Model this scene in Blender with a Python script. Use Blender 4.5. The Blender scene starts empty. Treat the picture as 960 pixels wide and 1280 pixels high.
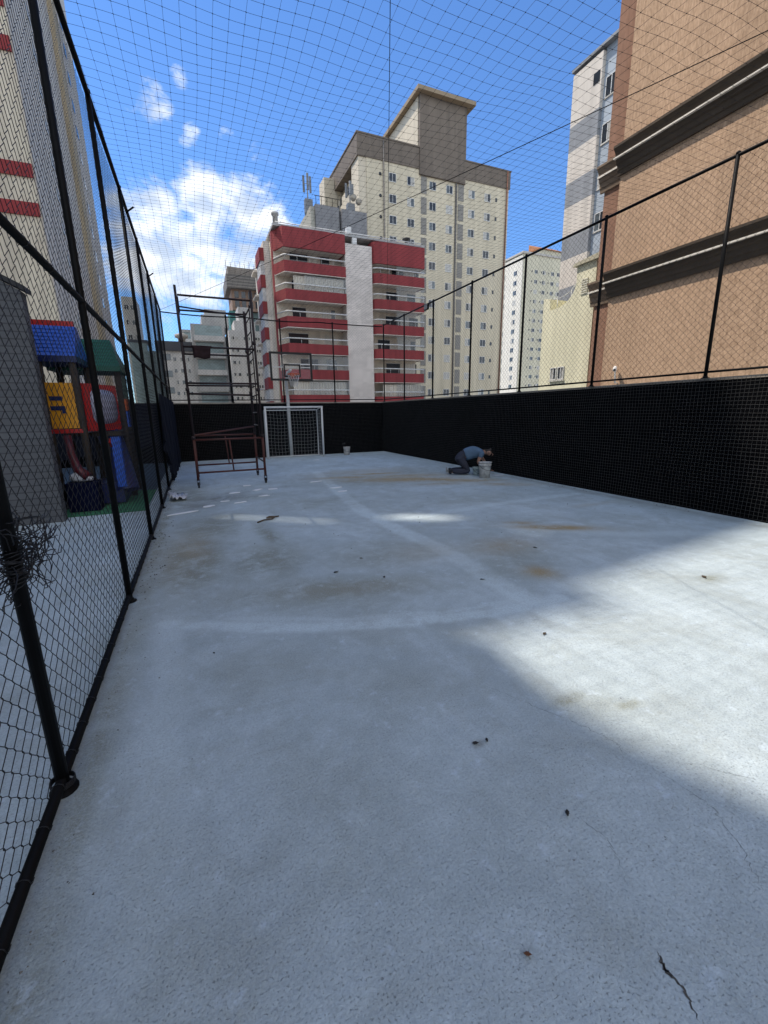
import bpy, bmesh, math, random
import numpy as np
from mathutils import Vector, Matrix
random.seed(7); RNG = np.random.default_rng(7)
C = bpy.context.scene.collection
S = bpy.context.scene
R = math.radians

# ------------------------------------------------------------------ camera
H_EYE, FPX, PITCH, YAW, ROLL = 1.6, 533.6, 0.22898, 0.40424, -0.01604
fw = Vector((math.sin(YAW)*math.cos(PITCH), math.cos(YAW)*math.cos(PITCH), -math.sin(PITCH)))
rt = Vector((math.cos(YAW), -math.sin(YAW), 0)); up = rt.cross(fw)
r2 = rt*math.cos(ROLL) + up*math.sin(ROLL); u2 = -rt*math.sin(ROLL) + up*math.cos(ROLL)
cam = bpy.data.cameras.new('camera'); camo = bpy.data.objects.new('camera', cam); C.objects.link(camo)
cam.sensor_fit = 'VERTICAL'; cam.sensor_height = 24.0; cam.sensor_width = 18.0
cam.lens = FPX/1280*24.0; cam.clip_start = 0.05; cam.clip_end = 6000
M = Matrix((r2, u2, -fw)).transposed().to_4x4(); M.translation = (0, 0, H_EYE)
camo.matrix_world = M
S.camera = camo
S.render.resolution_x, S.render.resolution_y = 768, 1024

# ------------------------------------------------------------------ light
SUN = Vector((-0.79, 0.62, 1.80)).normalized()
el = math.asin(SUN.z); az = math.atan2(SUN.x, SUN.y)       # azimuth clockwise from +Y
world = bpy.data.worlds.new("World"); S.world = world; world.use_nodes = True
wn = world.node_tree; wn.nodes.clear()
def wnode(t, **k):
    n = wn.nodes.new(t)
    for a, b in k.items(): setattr(n, a, b)
    return n
sky = wnode('ShaderNodeTexSky', sky_type='NISHITA', sun_disc=False, sun_elevation=el, sun_rotation=az,
            air_density=1.0, dust_density=0.05, ozone_density=3.5, altitude=20)
bg = wnode('ShaderNodeBackground'); bg.inputs[1].default_value = 0.15
wo = wnode('ShaderNodeOutputWorld')
sl = bpy.data.lights.new('sun', 'SUN'); sl.energy = 2.0; sl.angle = R(0.53); sl.color = (1.0, 0.905, 0.79)
slo = bpy.data.objects.new('sun', sl); C.objects.link(slo); slo.location = (-20, 20, 60)
slo.rotation_euler = SUN.to_track_quat('Z', 'Y').to_euler()
S.view_settings.view_transform = 'Standard'; S.view_settings.look = 'None'
S.view_settings.exposure = 1.3; S.view_settings.gamma = 1.0
S.render.engine = 'CYCLES'

def wmath(op, a, b=None, c=None):
    n = wnode('ShaderNodeMath', operation=op)
    for i, v in enumerate((a, b, c)):
        if v is None: continue
        if isinstance(v, (int, float)): n.inputs[i].default_value = v
        else: wn.links.new(v, n.inputs[i])
    return n.outputs[0]
def wramp(v, a, b):
    n = wnode('ShaderNodeMapRange', interpolation_type='SMOOTHSTEP', clamp=True)
    wn.links.new(v, n.inputs[0]); n.inputs[1].default_value = a; n.inputs[2].default_value = b
    return n.outputs[0]
tc = wnode('ShaderNodeTexCoord')
# clouds: blobs round fixed sky directions, broken up by noise on the sky direction
def dirpx(az_, el_): return Vector((math.sin(az_)*math.cos(el_), math.cos(az_)*math.cos(el_), math.sin(el_)))
CLOUDS = [  # direction, angular radius (deg), weight
    ((0.061, 0.927, 0.371), 3.5, 0.90), ((-0.023, 0.947, 0.322), 4.2, 0.95), ((0.13, 0.922, 0.366), 3.3, 0.95), ((0.172, 0.925, 0.34), 3.1, 0.85), ((-0.057, 0.94, 0.33), 3.1, 0.85),
    ((-0.056, 0.961, 0.27), 4.0, 0.90), ((0.052, 0.962, 0.268), 4.8, 0.95), ((0.14, 0.951, 0.274), 3.9, 0.85), ((-0.039, 0.977, 0.208), 2.9, 0.55), ((0.154, 0.96, 0.234), 3.5, 0.85), ((0.05, 0.97, 0.21), 2.8, 0.60),
    ((-0.010, 0.874, 0.482), 1.9, 0.66), ((-0.035, 0.876, 0.480), 1.5, 0.50), ((0.030, 0.859, 0.511), 1.1, 0.56), ((0.043, 0.887, 0.460), 0.9, 0.55), ((0.036, 0.896, 0.446), 0.9, 0.46),
    ((0.101, 0.883, 0.459), 1.1, 0.47), ((0.166, 0.87, 0.465), 2.2, 0.38), ((0.13, 0.88, 0.45), 1.5, 0.38), ((-0.04, 0.92, 0.375), 1.4, 0.50)]
mask = None
for d, rad, w in CLOUDS:
    d = Vector(d).normalized()
    dot = wnode('ShaderNodeVectorMath', operation='DOT_PRODUCT')
    wn.links.new(tc.outputs['Generated'], dot.inputs[0]); dot.inputs[1].default_value = d
    m = wnode('ShaderNodeMapRange', interpolation_type='SMOOTHSTEP', clamp=True)
    wn.links.new(dot.outputs['Value'], m.inputs[0])
    m.inputs[1].default_value = math.cos(R(rad*1.45)); m.inputs[2].default_value = math.cos(R(rad*0.3)); m.inputs[4].default_value = w
    mask = m.outputs[0] if mask is None else wmath('MAXIMUM', mask, m.outputs[0])
nz = wnode('ShaderNodeTexNoise'); nz.inputs['Scale'].default_value = 15; nz.inputs['Detail'].default_value = 9; nz.inputs['Roughness'].default_value = 0.66
nz.inputs['Distortion'].default_value = 0.25
mp = wnode('ShaderNodeMapping'); mp.inputs['Scale'].default_value = (1, 1, 1.7)
wn.links.new(tc.outputs['Generated'], mp.inputs[0]); wn.links.new(mp.outputs[0], nz.inputs['Vector'])
dens = wmath('ADD', mask, wmath('MULTIPLY', wmath('SUBTRACT', nz.outputs['Fac'], 0.5), 1.9))
dens = wmath('MULTIPLY', wramp(dens, 0.44, 1.06), wramp(mask, 0.02, 0.25))
# bright broken cloud added behind the camera, out of view, to lift the ambient light
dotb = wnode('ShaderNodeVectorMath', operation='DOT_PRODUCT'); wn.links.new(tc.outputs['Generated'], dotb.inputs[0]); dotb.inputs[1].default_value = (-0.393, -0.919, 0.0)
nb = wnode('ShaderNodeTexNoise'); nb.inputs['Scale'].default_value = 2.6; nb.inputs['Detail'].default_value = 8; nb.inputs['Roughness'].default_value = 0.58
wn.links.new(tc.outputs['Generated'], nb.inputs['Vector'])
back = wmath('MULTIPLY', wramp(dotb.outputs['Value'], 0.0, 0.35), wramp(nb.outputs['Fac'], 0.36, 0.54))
nz2 = wnode('ShaderNodeTexNoise'); nz2.inputs['Scale'].default_value = 14; nz2.inputs['Detail'].default_value = 5
wn.links.new(mp.outputs[0], nz2.inputs['Vector'])
ccol = wnode('ShaderNodeMix', data_type='RGBA')
wn.links.new(wramp(nz2.outputs['Fac'], 0.35, 0.62), ccol.inputs[0])
ccol.inputs[6].default_value = (1.9, 2.2, 2.65, 1); ccol.inputs[7].default_value = (3.5, 3.6, 3.7, 1)
skyt = wnode('ShaderNodeMix', data_type='RGBA', blend_type='MULTIPLY'); skyt.inputs[0].default_value = 1.0
wn.links.new(sky.outputs[0], skyt.inputs[6]); skyt.inputs[7].default_value = (0.32, 0.445, 0.585, 1)
SKYT = skyt
mx = wnode('ShaderNodeMix', data_type='RGBA')
wn.links.new(wmath('MULTIPLY', dens, 0.9), mx.inputs[0]); wn.links.new(skyt.outputs[2], mx.inputs[6]); wn.links.new(ccol.outputs[2], mx.inputs[7])
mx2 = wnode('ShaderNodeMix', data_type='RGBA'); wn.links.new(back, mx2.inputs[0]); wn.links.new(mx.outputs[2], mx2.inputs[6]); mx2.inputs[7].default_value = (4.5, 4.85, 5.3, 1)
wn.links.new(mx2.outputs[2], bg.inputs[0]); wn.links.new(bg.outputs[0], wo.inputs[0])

# ------------------------------------------------------------------ materials
MATS = {}
def lin(c):
    return tuple(((v/255)/12.92 if v/255 <= 0.04045 else (((v/255)+0.055)/1.055)**2.4) for v in c)
def mat(name, col, rough=0.7, var=0.12, scale=3.0, metal=0.0, bump=0.0, bscale=40.0, stretch=(1, 1, 1), col2=None, spec=0.4, alpha=1.0, transm=0.0, detail=5, streak=0.0):
    if name in MATS: return MATS[name]
    m = bpy.data.materials.new(name); m.use_nodes = True; nt = m.node_tree; b = nt.nodes['Principled BSDF']
    b.inputs['Roughness'].default_value = rough; b.inputs['Metallic'].default_value = metal
    b.inputs['Specular IOR Level'].default_value = spec
    if alpha < 1: b.inputs['Alpha'].default_value = alpha
    if transm: b.inputs['Transmission Weight'].default_value = transm
    g = nt.nodes.new('ShaderNodeNewGeometry'); mpn = nt.nodes.new('ShaderNodeMapping'); mpn.inputs['Scale'].default_value = stretch
    nt.links.new(g.outputs['Position'], mpn.inputs[0])
    n = nt.nodes.new('ShaderNodeTexNoise'); n.inputs['Scale'].default_value = scale; n.inputs['Detail'].default_value = detail
    n.inputs['Roughness'].default_value = 0.62
    nt.links.new(mpn.outputs[0], n.inputs['Vector'])
    r = nt.nodes.new('ShaderNodeValToRGB'); r.color_ramp.elements[0].position = 0.3; r.color_ramp.elements[1].position = 0.7
    c2 = col2 or tuple(min(1, c*(1+var)) for c in col)
    r.color_ramp.elements[0].color = (*[c*(1-var) for c in col], 1); r.color_ramp.elements[1].color = (*c2, 1)
    nt.links.new(n.outputs['Fac'], r.inputs[0]); colo = r.outputs[0]
    if streak:
        m2 = nt.nodes.new('ShaderNodeMapping'); m2.inputs['Scale'].default_value = (1.1, 1.1, 0.055); nt.links.new(g.outputs['Position'], m2.inputs[0])
        n3 = nt.nodes.new('ShaderNodeTexNoise'); n3.inputs['Scale'].default_value = 1.3; n3.inputs['Detail'].default_value = 7; n3.inputs['Roughness'].default_value = 0.7
        nt.links.new(m2.outputs[0], n3.inputs['Vector'])
        mr = nt.nodes.new('ShaderNodeMapRange'); mr.inputs[1].default_value = 0.34; mr.inputs[2].default_value = 0.62; mr.inputs[3].default_value = 1-streak; mr.inputs[4].default_value = 1.04
        nt.links.new(n3.outputs['Fac'], mr.inputs[0])
        mm = nt.nodes.new('ShaderNodeMix'); mm.data_type = 'RGBA'; mm.blend_type = 'MULTIPLY'; mm.inputs[0].default_value = 1
        nt.links.new(colo, mm.inputs[6]); nt.links.new(mr.outputs[0], mm.inputs[7]); colo = mm.outputs[2]
    nt.links.new(colo, b.inputs['Base Color'])
    if bump:
        n2 = nt.nodes.new('ShaderNodeTexNoise'); n2.inputs['Scale'].default_value = bscale; n2.inputs['Detail'].default_value = 4
        nt.links.new(mpn.outputs[0], n2.inputs['Vector'])
        bp = nt.nodes.new('ShaderNodeBump'); bp.inputs['Strength'].default_value = bump; bp.inputs['Distance'].default_value = 0.02
        nt.links.new(n2.outputs['Fac'], bp.inputs['Height']); nt.links.new(bp.outputs[0], b.inputs['Normal'])
    MATS[name] = m; return m
def tile_mat(name, col, grout, bw, bh, rough=0.5, mortar=0.006, axis='XZ', var=0.08, offset=0.0):
    """wall tiles / siding / bricks from the Brick texture, in metres"""
    if name in MATS: return MATS[name]
    m = bpy.data.materials.new(name); m.use_nodes = True; nt = m.node_tree; b = nt.nodes['Principled BSDF']
    b.inputs['Roughness'].default_value = rough
    g = nt.nodes.new('ShaderNodeNewGeometry'); sp = nt.nodes.new('ShaderNodeSeparateXYZ'); cb = nt.nodes.new('ShaderNodeCombineXYZ')
    nt.links.new(g.outputs['Position'], sp.inputs[0])
    if axis == 'XZ':
        ad = nt.nodes.new('ShaderNodeMath'); ad.operation = 'ADD'
        nt.links.new(sp.outputs[0], ad.inputs[0]); nt.links.new(sp.outputs[1], ad.inputs[1]); nt.links.new(ad.outputs[0], cb.inputs[0])
    nt.links.new(sp.outputs[2], cb.inputs[1])
    br = nt.nodes.new('ShaderNodeTexBrick'); br.offset = offset
    br.inputs['Scale'].default_value = 1.0; br.inputs['Brick Width'].default_value = bw; br.inputs['Row Height'].default_value = bh
    br.inputs['Mortar Size'].default_value = mortar; br.inputs['Mortar Smooth'].default_value = 0.2
    br.inputs['Color1'].default_value = (*[c*(1-var) for c in col], 1); br.inputs['Color2'].default_value = (*[min(1, c*(1+var)) for c in col], 1)
    br.inputs['Mortar'].default_value = (*grout, 1)
    nt.links.new(cb.outputs[0], br.inputs['Vector'])
    n = nt.nodes.new('ShaderNodeTexNoise'); n.inputs['Scale'].default_value = 0.7; n.inputs['Detail'].default_value = 5
    nt.links.new(g.outputs['Position'], n.inputs['Vector'])
    mr = nt.nodes.new('ShaderNodeMapRange'); mr.inputs[1].default_value = 0.3; mr.inputs[2].default_value = 0.7; mr.inputs[3].default_value = 0.86; mr.inputs[4].default_value = 1.08
    nt.links.new(n.outputs['Fac'], mr.inputs[0])
    mxx = nt.nodes.new('ShaderNodeMix'); mxx.data_type = 'RGBA'; mxx.blend_type = 'MULTIPLY'; mxx.inputs[0].default_value = 1
    nt.links.new(br.outputs['Color'], mxx.inputs[6]); nt.links.new(mr.outputs[0], mxx.inputs[7]); nt.links.new(mxx.outputs[2], b.inputs['Base Color'])
    MATS[name] = m; return m
def glass_mat(name, col=(0.03, 0.05, 0.07), rough=0.06):
    m = mat(name, col, rough, 0.35, 0.5, spec=0.6); return m

# ------------------------------------------------------------------ mesh builder
class MB:
    def __init__(s): s.v = []; s.f = []; s.mi = []; s.n = 0; s.sm = []
    def add(s, verts, faces, mi=0, smooth=False):
        o = s.n; s.v.extend([tuple(p) for p in verts]); s.n += len(verts)
        s.f.extend([tuple(i+o for i in f) for f in faces]); s.mi.extend([mi]*len(faces)); s.sm.extend([smooth]*len(faces)); return s
    def box(s, x0, x1, y0, y1, z0, z1, mi=0):
        x0, x1 = sorted((x0, x1)); y0, y1 = sorted((y0, y1)); z0, z1 = sorted((z0, z1))
        vs = [(x0,y0,z0),(x1,y0,z0),(x1,y1,z0),(x0,y1,z0),(x0,y0,z1),(x1,y0,z1),(x1,y1,z1),(x0,y1,z1)]
        return s.add(vs, [(0,3,2,1),(4,5,6,7),(0,1,5,4),(1,2,6,5),(2,3,7,6),(3,0,4,7)], mi)
    def prism(s, poly, ax, a0, a1, mi=0):
        """extrude 2D polygon (counter-clockwise or not) along axis ax between a0 and a1"""
        n = len(poly)
        def P(p, a):
            return {'x': (a, p[0], p[1]), 'y': (p[0], a, p[1]), 'z': (p[0], p[1], a)}[ax]
        vs = [P(p, a0) for p in poly] + [P(p, a1) for p in poly]
        fs = [tuple(range(n))[::-1], tuple(range(n, 2*n))] + [(i, (i+1) % n, n+(i+1) % n, n+i) for i in range(n)]
        return s.add(vs, fs, mi)
    def tube(s, path, r, n=8, mi=0, cap=True, smooth=True):
        path = [Vector(p) for p in path]; vs = []; fs = []
        k = len(path); rr = r if isinstance(r, (list, tuple)) else [r]*k
        prev = None
        for i, p in enumerate(path):
            t = (path[min(i+1, k-1)] - path[max(i-1, 0)])
            if t.length < 1e-9: t = Vector((0, 0, 1))
            t.normalize()
            if prev is None:
                a = Vector((0, 0, 1)) if abs(t.z) < 0.9 else Vector((1, 0, 0))
                u = t.cross(a).normalized()
            else:
                u = (prev - t*prev.dot(t))
                u = u.normalized() if u.length > 1e-6 else t.orthogonal().normalized()
            prev = u; w = t.cross(u)
            for j in range(n):
                an = 2*math.pi*j/n; vs.append(p + (u*math.cos(an)+w*math.sin(an))*rr[i])
        for i in range(k-1):
            for j in range(n):
                a = i*n+j; b = i*n+(j+1) % n; fs.append((a, b, b+n, a+n))
        if cap: fs.append(tuple(range(n))[::-1]); fs.append(tuple(range((k-1)*n, k*n)))
        return s.add(vs, fs, mi, smooth)
    def lathe(s, prof, cx, cy, z=0, n=20, mi=0):
        vs = []; fs = []
        for (r, h) in prof:
            for j in range(n):
                a = 2*math.pi*j/n; vs.append((cx+r*math.cos(a), cy+r*math.sin(a), z+h))
        for i in range(len(prof)-1):
            for j in range(n):
                a = i*n+j; b = i*n+(j+1) % n; fs.append((a, b, b+n, a+n))
        fs.append(tuple(range(n))[::-1]); fs.append(tuple(range((len(prof)-1)*n, len(prof)*n)))
        return s.add(vs, fs, mi, True)
    def build(s, name, mats, parent=None, bevel=0.0, kind=None):
        me = bpy.data.meshes.new(name)
        o0 = Vector(parent['_o']) if parent is not None else Vector((0, 0, 0))
        me.from_pydata([tuple(Vector(p)-o0) for p in s.v], [], s.f)
        if not isinstance(mats, (list, tuple)): mats = [mats]
        for m in mats: me.materials.append(m)
        me.polygons.foreach_set('material_index', s.mi); me.polygons.foreach_set('use_smooth', s.sm)
        bm = bmesh.new(); bm.from_mesh(me); bmesh.ops.recalc_face_normals(bm, faces=bm.faces[:]); bm.to_mesh(me); bm.free()
        me.update()
        o = bpy.data.objects.new(name, me); C.objects.link(o)
        if parent is not None: o.parent = parent; o['_o'] = tuple(o0)
        else: o['_o'] = (0.0, 0.0, 0.0)
        if bevel:
            b = o.modifiers.new('bevel', 'BEVEL'); b.width = bevel; b.segments = 2; b.limit_method = 'ANGLE'
        if kind: o['kind'] = kind
        return o
def fastmesh(name, verts, quads, material, parent=None, smooth=False):
    """numpy mesh of quads"""
    me = bpy.data.meshes.new(name); o0 = np.array(parent['_o'] if parent is not None else (0, 0, 0), float)
    verts = np.asarray(verts, float)-o0; quads = np.asarray(quads, np.int32)
    me.vertices.add(len(verts)); me.vertices.foreach_set('co', verts.astype(np.float32).ravel())
    me.loops.add(quads.size); me.loops.foreach_set('vertex_index', quads.ravel())
    me.polygons.add(len(quads)); me.polygons.foreach_set('loop_start', np.arange(0, quads.size, 4, dtype=np.int32))
    me.polygons.foreach_set('loop_total', np.full(len(quads), 4, np.int32))
    if smooth: me.polygons.foreach_set('use_smooth', np.ones(len(quads), bool))
    me.materials.append(material); me.update(calc_edges=True); me.validate()
    o = bpy.data.objects.new(name, me); C.objects.link(o)
    if parent is not None: o.parent = parent; o['_o'] = tuple(o0)
    else: o['_o'] = (0.0, 0.0, 0.0)
    return o
def wires(paths, r, n=3):
    """paths: (K,L,3) array of K polylines of L points -> verts, quads of thin n-sided tubes"""
    P = np.asarray(paths, float); K, L, _ = P.shape
    T = np.empty_like(P); T[:, 1:-1] = P[:, 2:]-P[:, :-2]; T[:, 0] = P[:, 1]-P[:, 0]; T[:, -1] = P[:, -1]-P[:, -2]
    T /= np.linalg.norm(T, axis=2, keepdims=True)+1e-12
    A = np.zeros_like(T); ax = np.abs(T).mean(axis=(0, 1)).argmin(); A[..., ax] = 1
    U = np.cross(T, A); U /= np.linalg.norm(U, axis=2, keepdims=True)+1e-12; W = np.cross(T, U)
    V = np.empty((K, L, n, 3))
    for j in range(n):
        a = 2*math.pi*j/n; V[:, :, j] = P + r*(math.cos(a)*U + math.sin(a)*W)
    idx = np.arange(K*L*n).reshape(K, L, n); a = idx[:, :-1, :]; b = np.roll(idx, -1, axis=2)[:, :-1, :]
    c = np.roll(idx, -1, axis=2)[:, 1:, :]; d = idx[:, 1:, :]
    return V.reshape(-1, 3), np.stack([a, b, c, d], -1).reshape(-1, 4)
def joinw(lst):
    vs = []; fs = []; o = 0
    for v, f in lst: vs.append(v); fs.append(f+o); o += len(v)
    return np.concatenate(vs), np.concatenate(fs)
def thing(name, label, cat, loc=(0, 0, 0), group=None):
    o = bpy.data.objects.new(name, None); C.objects.link(o); o.location = loc; o['_o'] = tuple(float(v) for v in loc)
    o.empty_display_size = 0.2
    o['label'] = label; o['category'] = cat
    if group: o['group'] = group
    return o
def tag(o, label, cat, group=None, kind=None):
    o['label'] = label; o['category'] = cat
    if group: o['group'] = group
    if kind: o['kind'] = kind
    return o
def copyat(o, dx, dy, dz, parent=None):
    c = o.copy(); C.objects.link(c); c.parent = parent or o.parent; c.location = Vector(o.location)+Vector((dx, dy, dz)); return c

# ------------------------------------------------------------------ dimensions of the court
XL, XR, YD, HW, HR = -0.70, 7.19, 16.76, 2.04, 4.98
ZG = -9.0

# ================================================================== SETTING
asphalt = mat('pale_paving', (0.34, 0.315, 0.28), 0.9, 0.25, 0.3)
MB().add([(-3000,-3000,ZG),(3000,-3000,ZG),(3000,3000,ZG),(-3000,3000,ZG)], [(0,1,2,3)]).build('street_ground', asphalt, kind='structure')

# floor sheet of the deck with wear attributes (stains, old line paint) stored per vertex
def floor_material():
    m = bpy.data.materials.new('court_concrete'); m.use_nodes = True; nt = m.node_tree; b = nt.nodes['Principled BSDF']; L = nt.links.new
    b.inputs['Roughness'].default_value = 0.85; b.inputs['Specular IOR Level'].default_value = 0.25
    g = nt.nodes.new('ShaderNodeNewGeometry'); pos = g.outputs['Position']
    def noise(s, d=5, ro=0.6, vec=None, dist=0):
        n = nt.nodes.new('ShaderNodeTexNoise'); n.inputs['Scale'].default_value = s; n.inputs['Detail'].default_value = d; n.inputs['Roughness'].default_value = ro
        n.inputs['Distortion'].default_value = dist; L(vec or pos, n.inputs['Vector']); return n.outputs['Fac']
    def ramp(v, a, b_, lo=0, hi=1):
        n = nt.nodes.new('ShaderNodeMapRange'); n.interpolation_type = 'SMOOTHSTEP'
        L(v, n.inputs[0]); n.inputs[1].default_value = a; n.inputs[2].default_value = b_; n.inputs[3].default_value = lo; n.inputs[4].default_value = hi; return n.outputs[0]
    def mul(a, b_):
        n = nt.nodes.new('ShaderNodeMath'); n.operation = 'MULTIPLY'
        for i, v in enumerate((a, b_)):
            if isinstance(v, (int, float)): n.inputs[i].default_value = v
            else: L(v, n.inputs[i])
        return n.outputs[0]
    def mix(f, a, b_, bt='MIX'):
        n = nt.nodes.new('ShaderNodeMix'); n.data_type = 'RGBA'; n.blend_type = bt
        if isinstance(f, (int, float)): n.inputs[0].default_value = f
        else: L(f, n.inputs[0])
        for i, v in ((6, a), (7, b_)):
            if isinstance(v, tuple): n.inputs[i].default_value = (*v, 1)
            else: L(v, n.inputs[i])
        return n.outputs[2]
    def attr(nm):
        n = nt.nodes.new('ShaderNodeAttribute'); n.attribute_name = nm; return n.outputs['Fac']
    base = mix(ramp(noise(0.75, 8, 0.72, None, .5), 0.32, 0.66), (0.386, 0.449, 0.465), (0.534, 0.618, 0.646))
    base = mix(ramp(noise(6, 6, 0.7), 0.3, 0.72, 0, 0.5), base, (0.294, 0.345, 0.361))
    base = mix(mul(ramp(noise(1.15, 8, 0.72, None, .8), 0.46, 0.64), 0.42), base, (0.278, 0.294, 0.262))
    # rubbed lighter patches left by the roller, stretched along the court
    mp_ = nt.nodes.new('ShaderNodeMapping'); mp_.inputs['Scale'].default_value = (1, 0.35, 1); mp_.inputs['Rotation'].default_value = (0, 0, 0.6); L(pos, mp_.inputs[0])
    base = mix(mul(ramp(noise(2.2, 5, 0.6, mp_.outputs[0]), 0.5, 0.72), 0.35), base, (0.597, 0.694, 0.744))
    base = mix(mul(attr('paint'), ramp(noise(6, 8, 0.78), 0.36, 0.56, 0.25, 1.0)), base, (0.667, 0.776, 0.800))
    dn = ramp(noise(3.5, 7, 0.7, None, 0.4), 0.22, 0.60)
    base = mix(mul(attr('dirt'), dn), base, (0.215, 0.222, 0.168))
    base = mix(mul(attr('dark'), dn), base, (0.13, 0.125, 0.105))
    base = mix(mul(attr('rust'), ramp(noise(3, 8, 0.74), 0.30, 0.54, .42, 1.0)), base, (0.33, 0.215, 0.055))
    # fine aggregate specks and pits
    grain = ramp(noise(95, 4, 0.75), 0.38, 0.64)
    base = mix(mul(ramp(noise(60, 4, 0.7), 0.40, 0.62), 0.32), base, (0.274, 0.321, 0.354))
    base = mix(mul(grain, 0.20), base, (0.667, 0.781, 0.800))
    sp = ramp(noise(120, 3, 0.65), 0.585, 0.68)
    base = mix(mul(mul(sp, ramp(noise(1.3, 6, 0.75), 0.36, 0.62, .12, 1)), 0.55), base, (0.13, 0.125, 0.115))
    sp2 = mul(ramp(noise(34, 5, 0.75), 0.625, 0.70), ramp(noise(1.7, 4), 0.40, 0.60))
    base = mix(mul(sp2, 0.75), base, (0.10, 0.095, 0.085))
    sp3 = mul(ramp(noise(13, 6, 0.8), 0.66, 0.74), ramp(noise(0.8, 3), 0.42, 0.58))
    base = mix(mul(sp3, 0.70), base, (0.14, 0.12, 0.088))
    base = mix(mul(ramp(noise(7, 7, 0.75), 0.56, 0.70), 0.45), base, (0.608, 0.712, 0.792))
    # hairline cracks: edges of warped voronoi cells where a low noise lets them
    vo = nt.nodes.new('ShaderNodeTexVoronoi'); vo.feature = 'DISTANCE_TO_EDGE'; vo.inputs['Scale'].default_value = 0.55
    wv = nt.nodes.new('ShaderNodeVectorMath'); wv.operation = 'ADD'; nn = nt.nodes.new('ShaderNodeTexNoise'); nn.inputs['Scale'].default_value = 2.5; nn.inputs['Detail'].default_value = 6
    sc_ = nt.nodes.new('ShaderNodeVectorMath'); sc_.operation = 'SCALE'; sc_.inputs['Scale'].default_value = 0.5
    L(pos, nn.inputs['Vector']); L(nn.outputs['Color'], sc_.inputs[0]); L(pos, wv.inputs[0]); L(sc_.outputs[0], wv.inputs[1]); L(wv.outputs[0], vo.inputs['Vector'])
    cr = mul(ramp(vo.outputs['Distance'], 0.0, 0.0035, 1, 0), ramp(noise(0.7, 2), 0.5, 0.62))
    base = mix(mul(cr, 0.16), base, (0.2, 0.2, 0.19))
    L(base, b.inputs['Base Color'])
    bp = nt.nodes.new('ShaderNodeBump'); bp.inputs['Strength'].default_value = 0.7; bp.inputs['Distance'].default_value = 0.005
    ad = nt.nodes.new('ShaderNodeMath'); ad.operation = 'ADD'; L(noise(85, 4, 0.75), ad.inputs[0]); L(mul(noise(22, 4, 0.65), 1.2), ad.inputs[1])
    sb = nt.nodes.new('ShaderNodeMath'); sb.operation = 'SUBTRACT'; L(ad.outputs[0], sb.inputs[0]); L(mul(sp, 0.8), sb.inputs[1])
    L(sb.outputs[0], bp.inputs['Height']); L(bp.outputs[0], b.inputs['Normal'])
    return m
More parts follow.
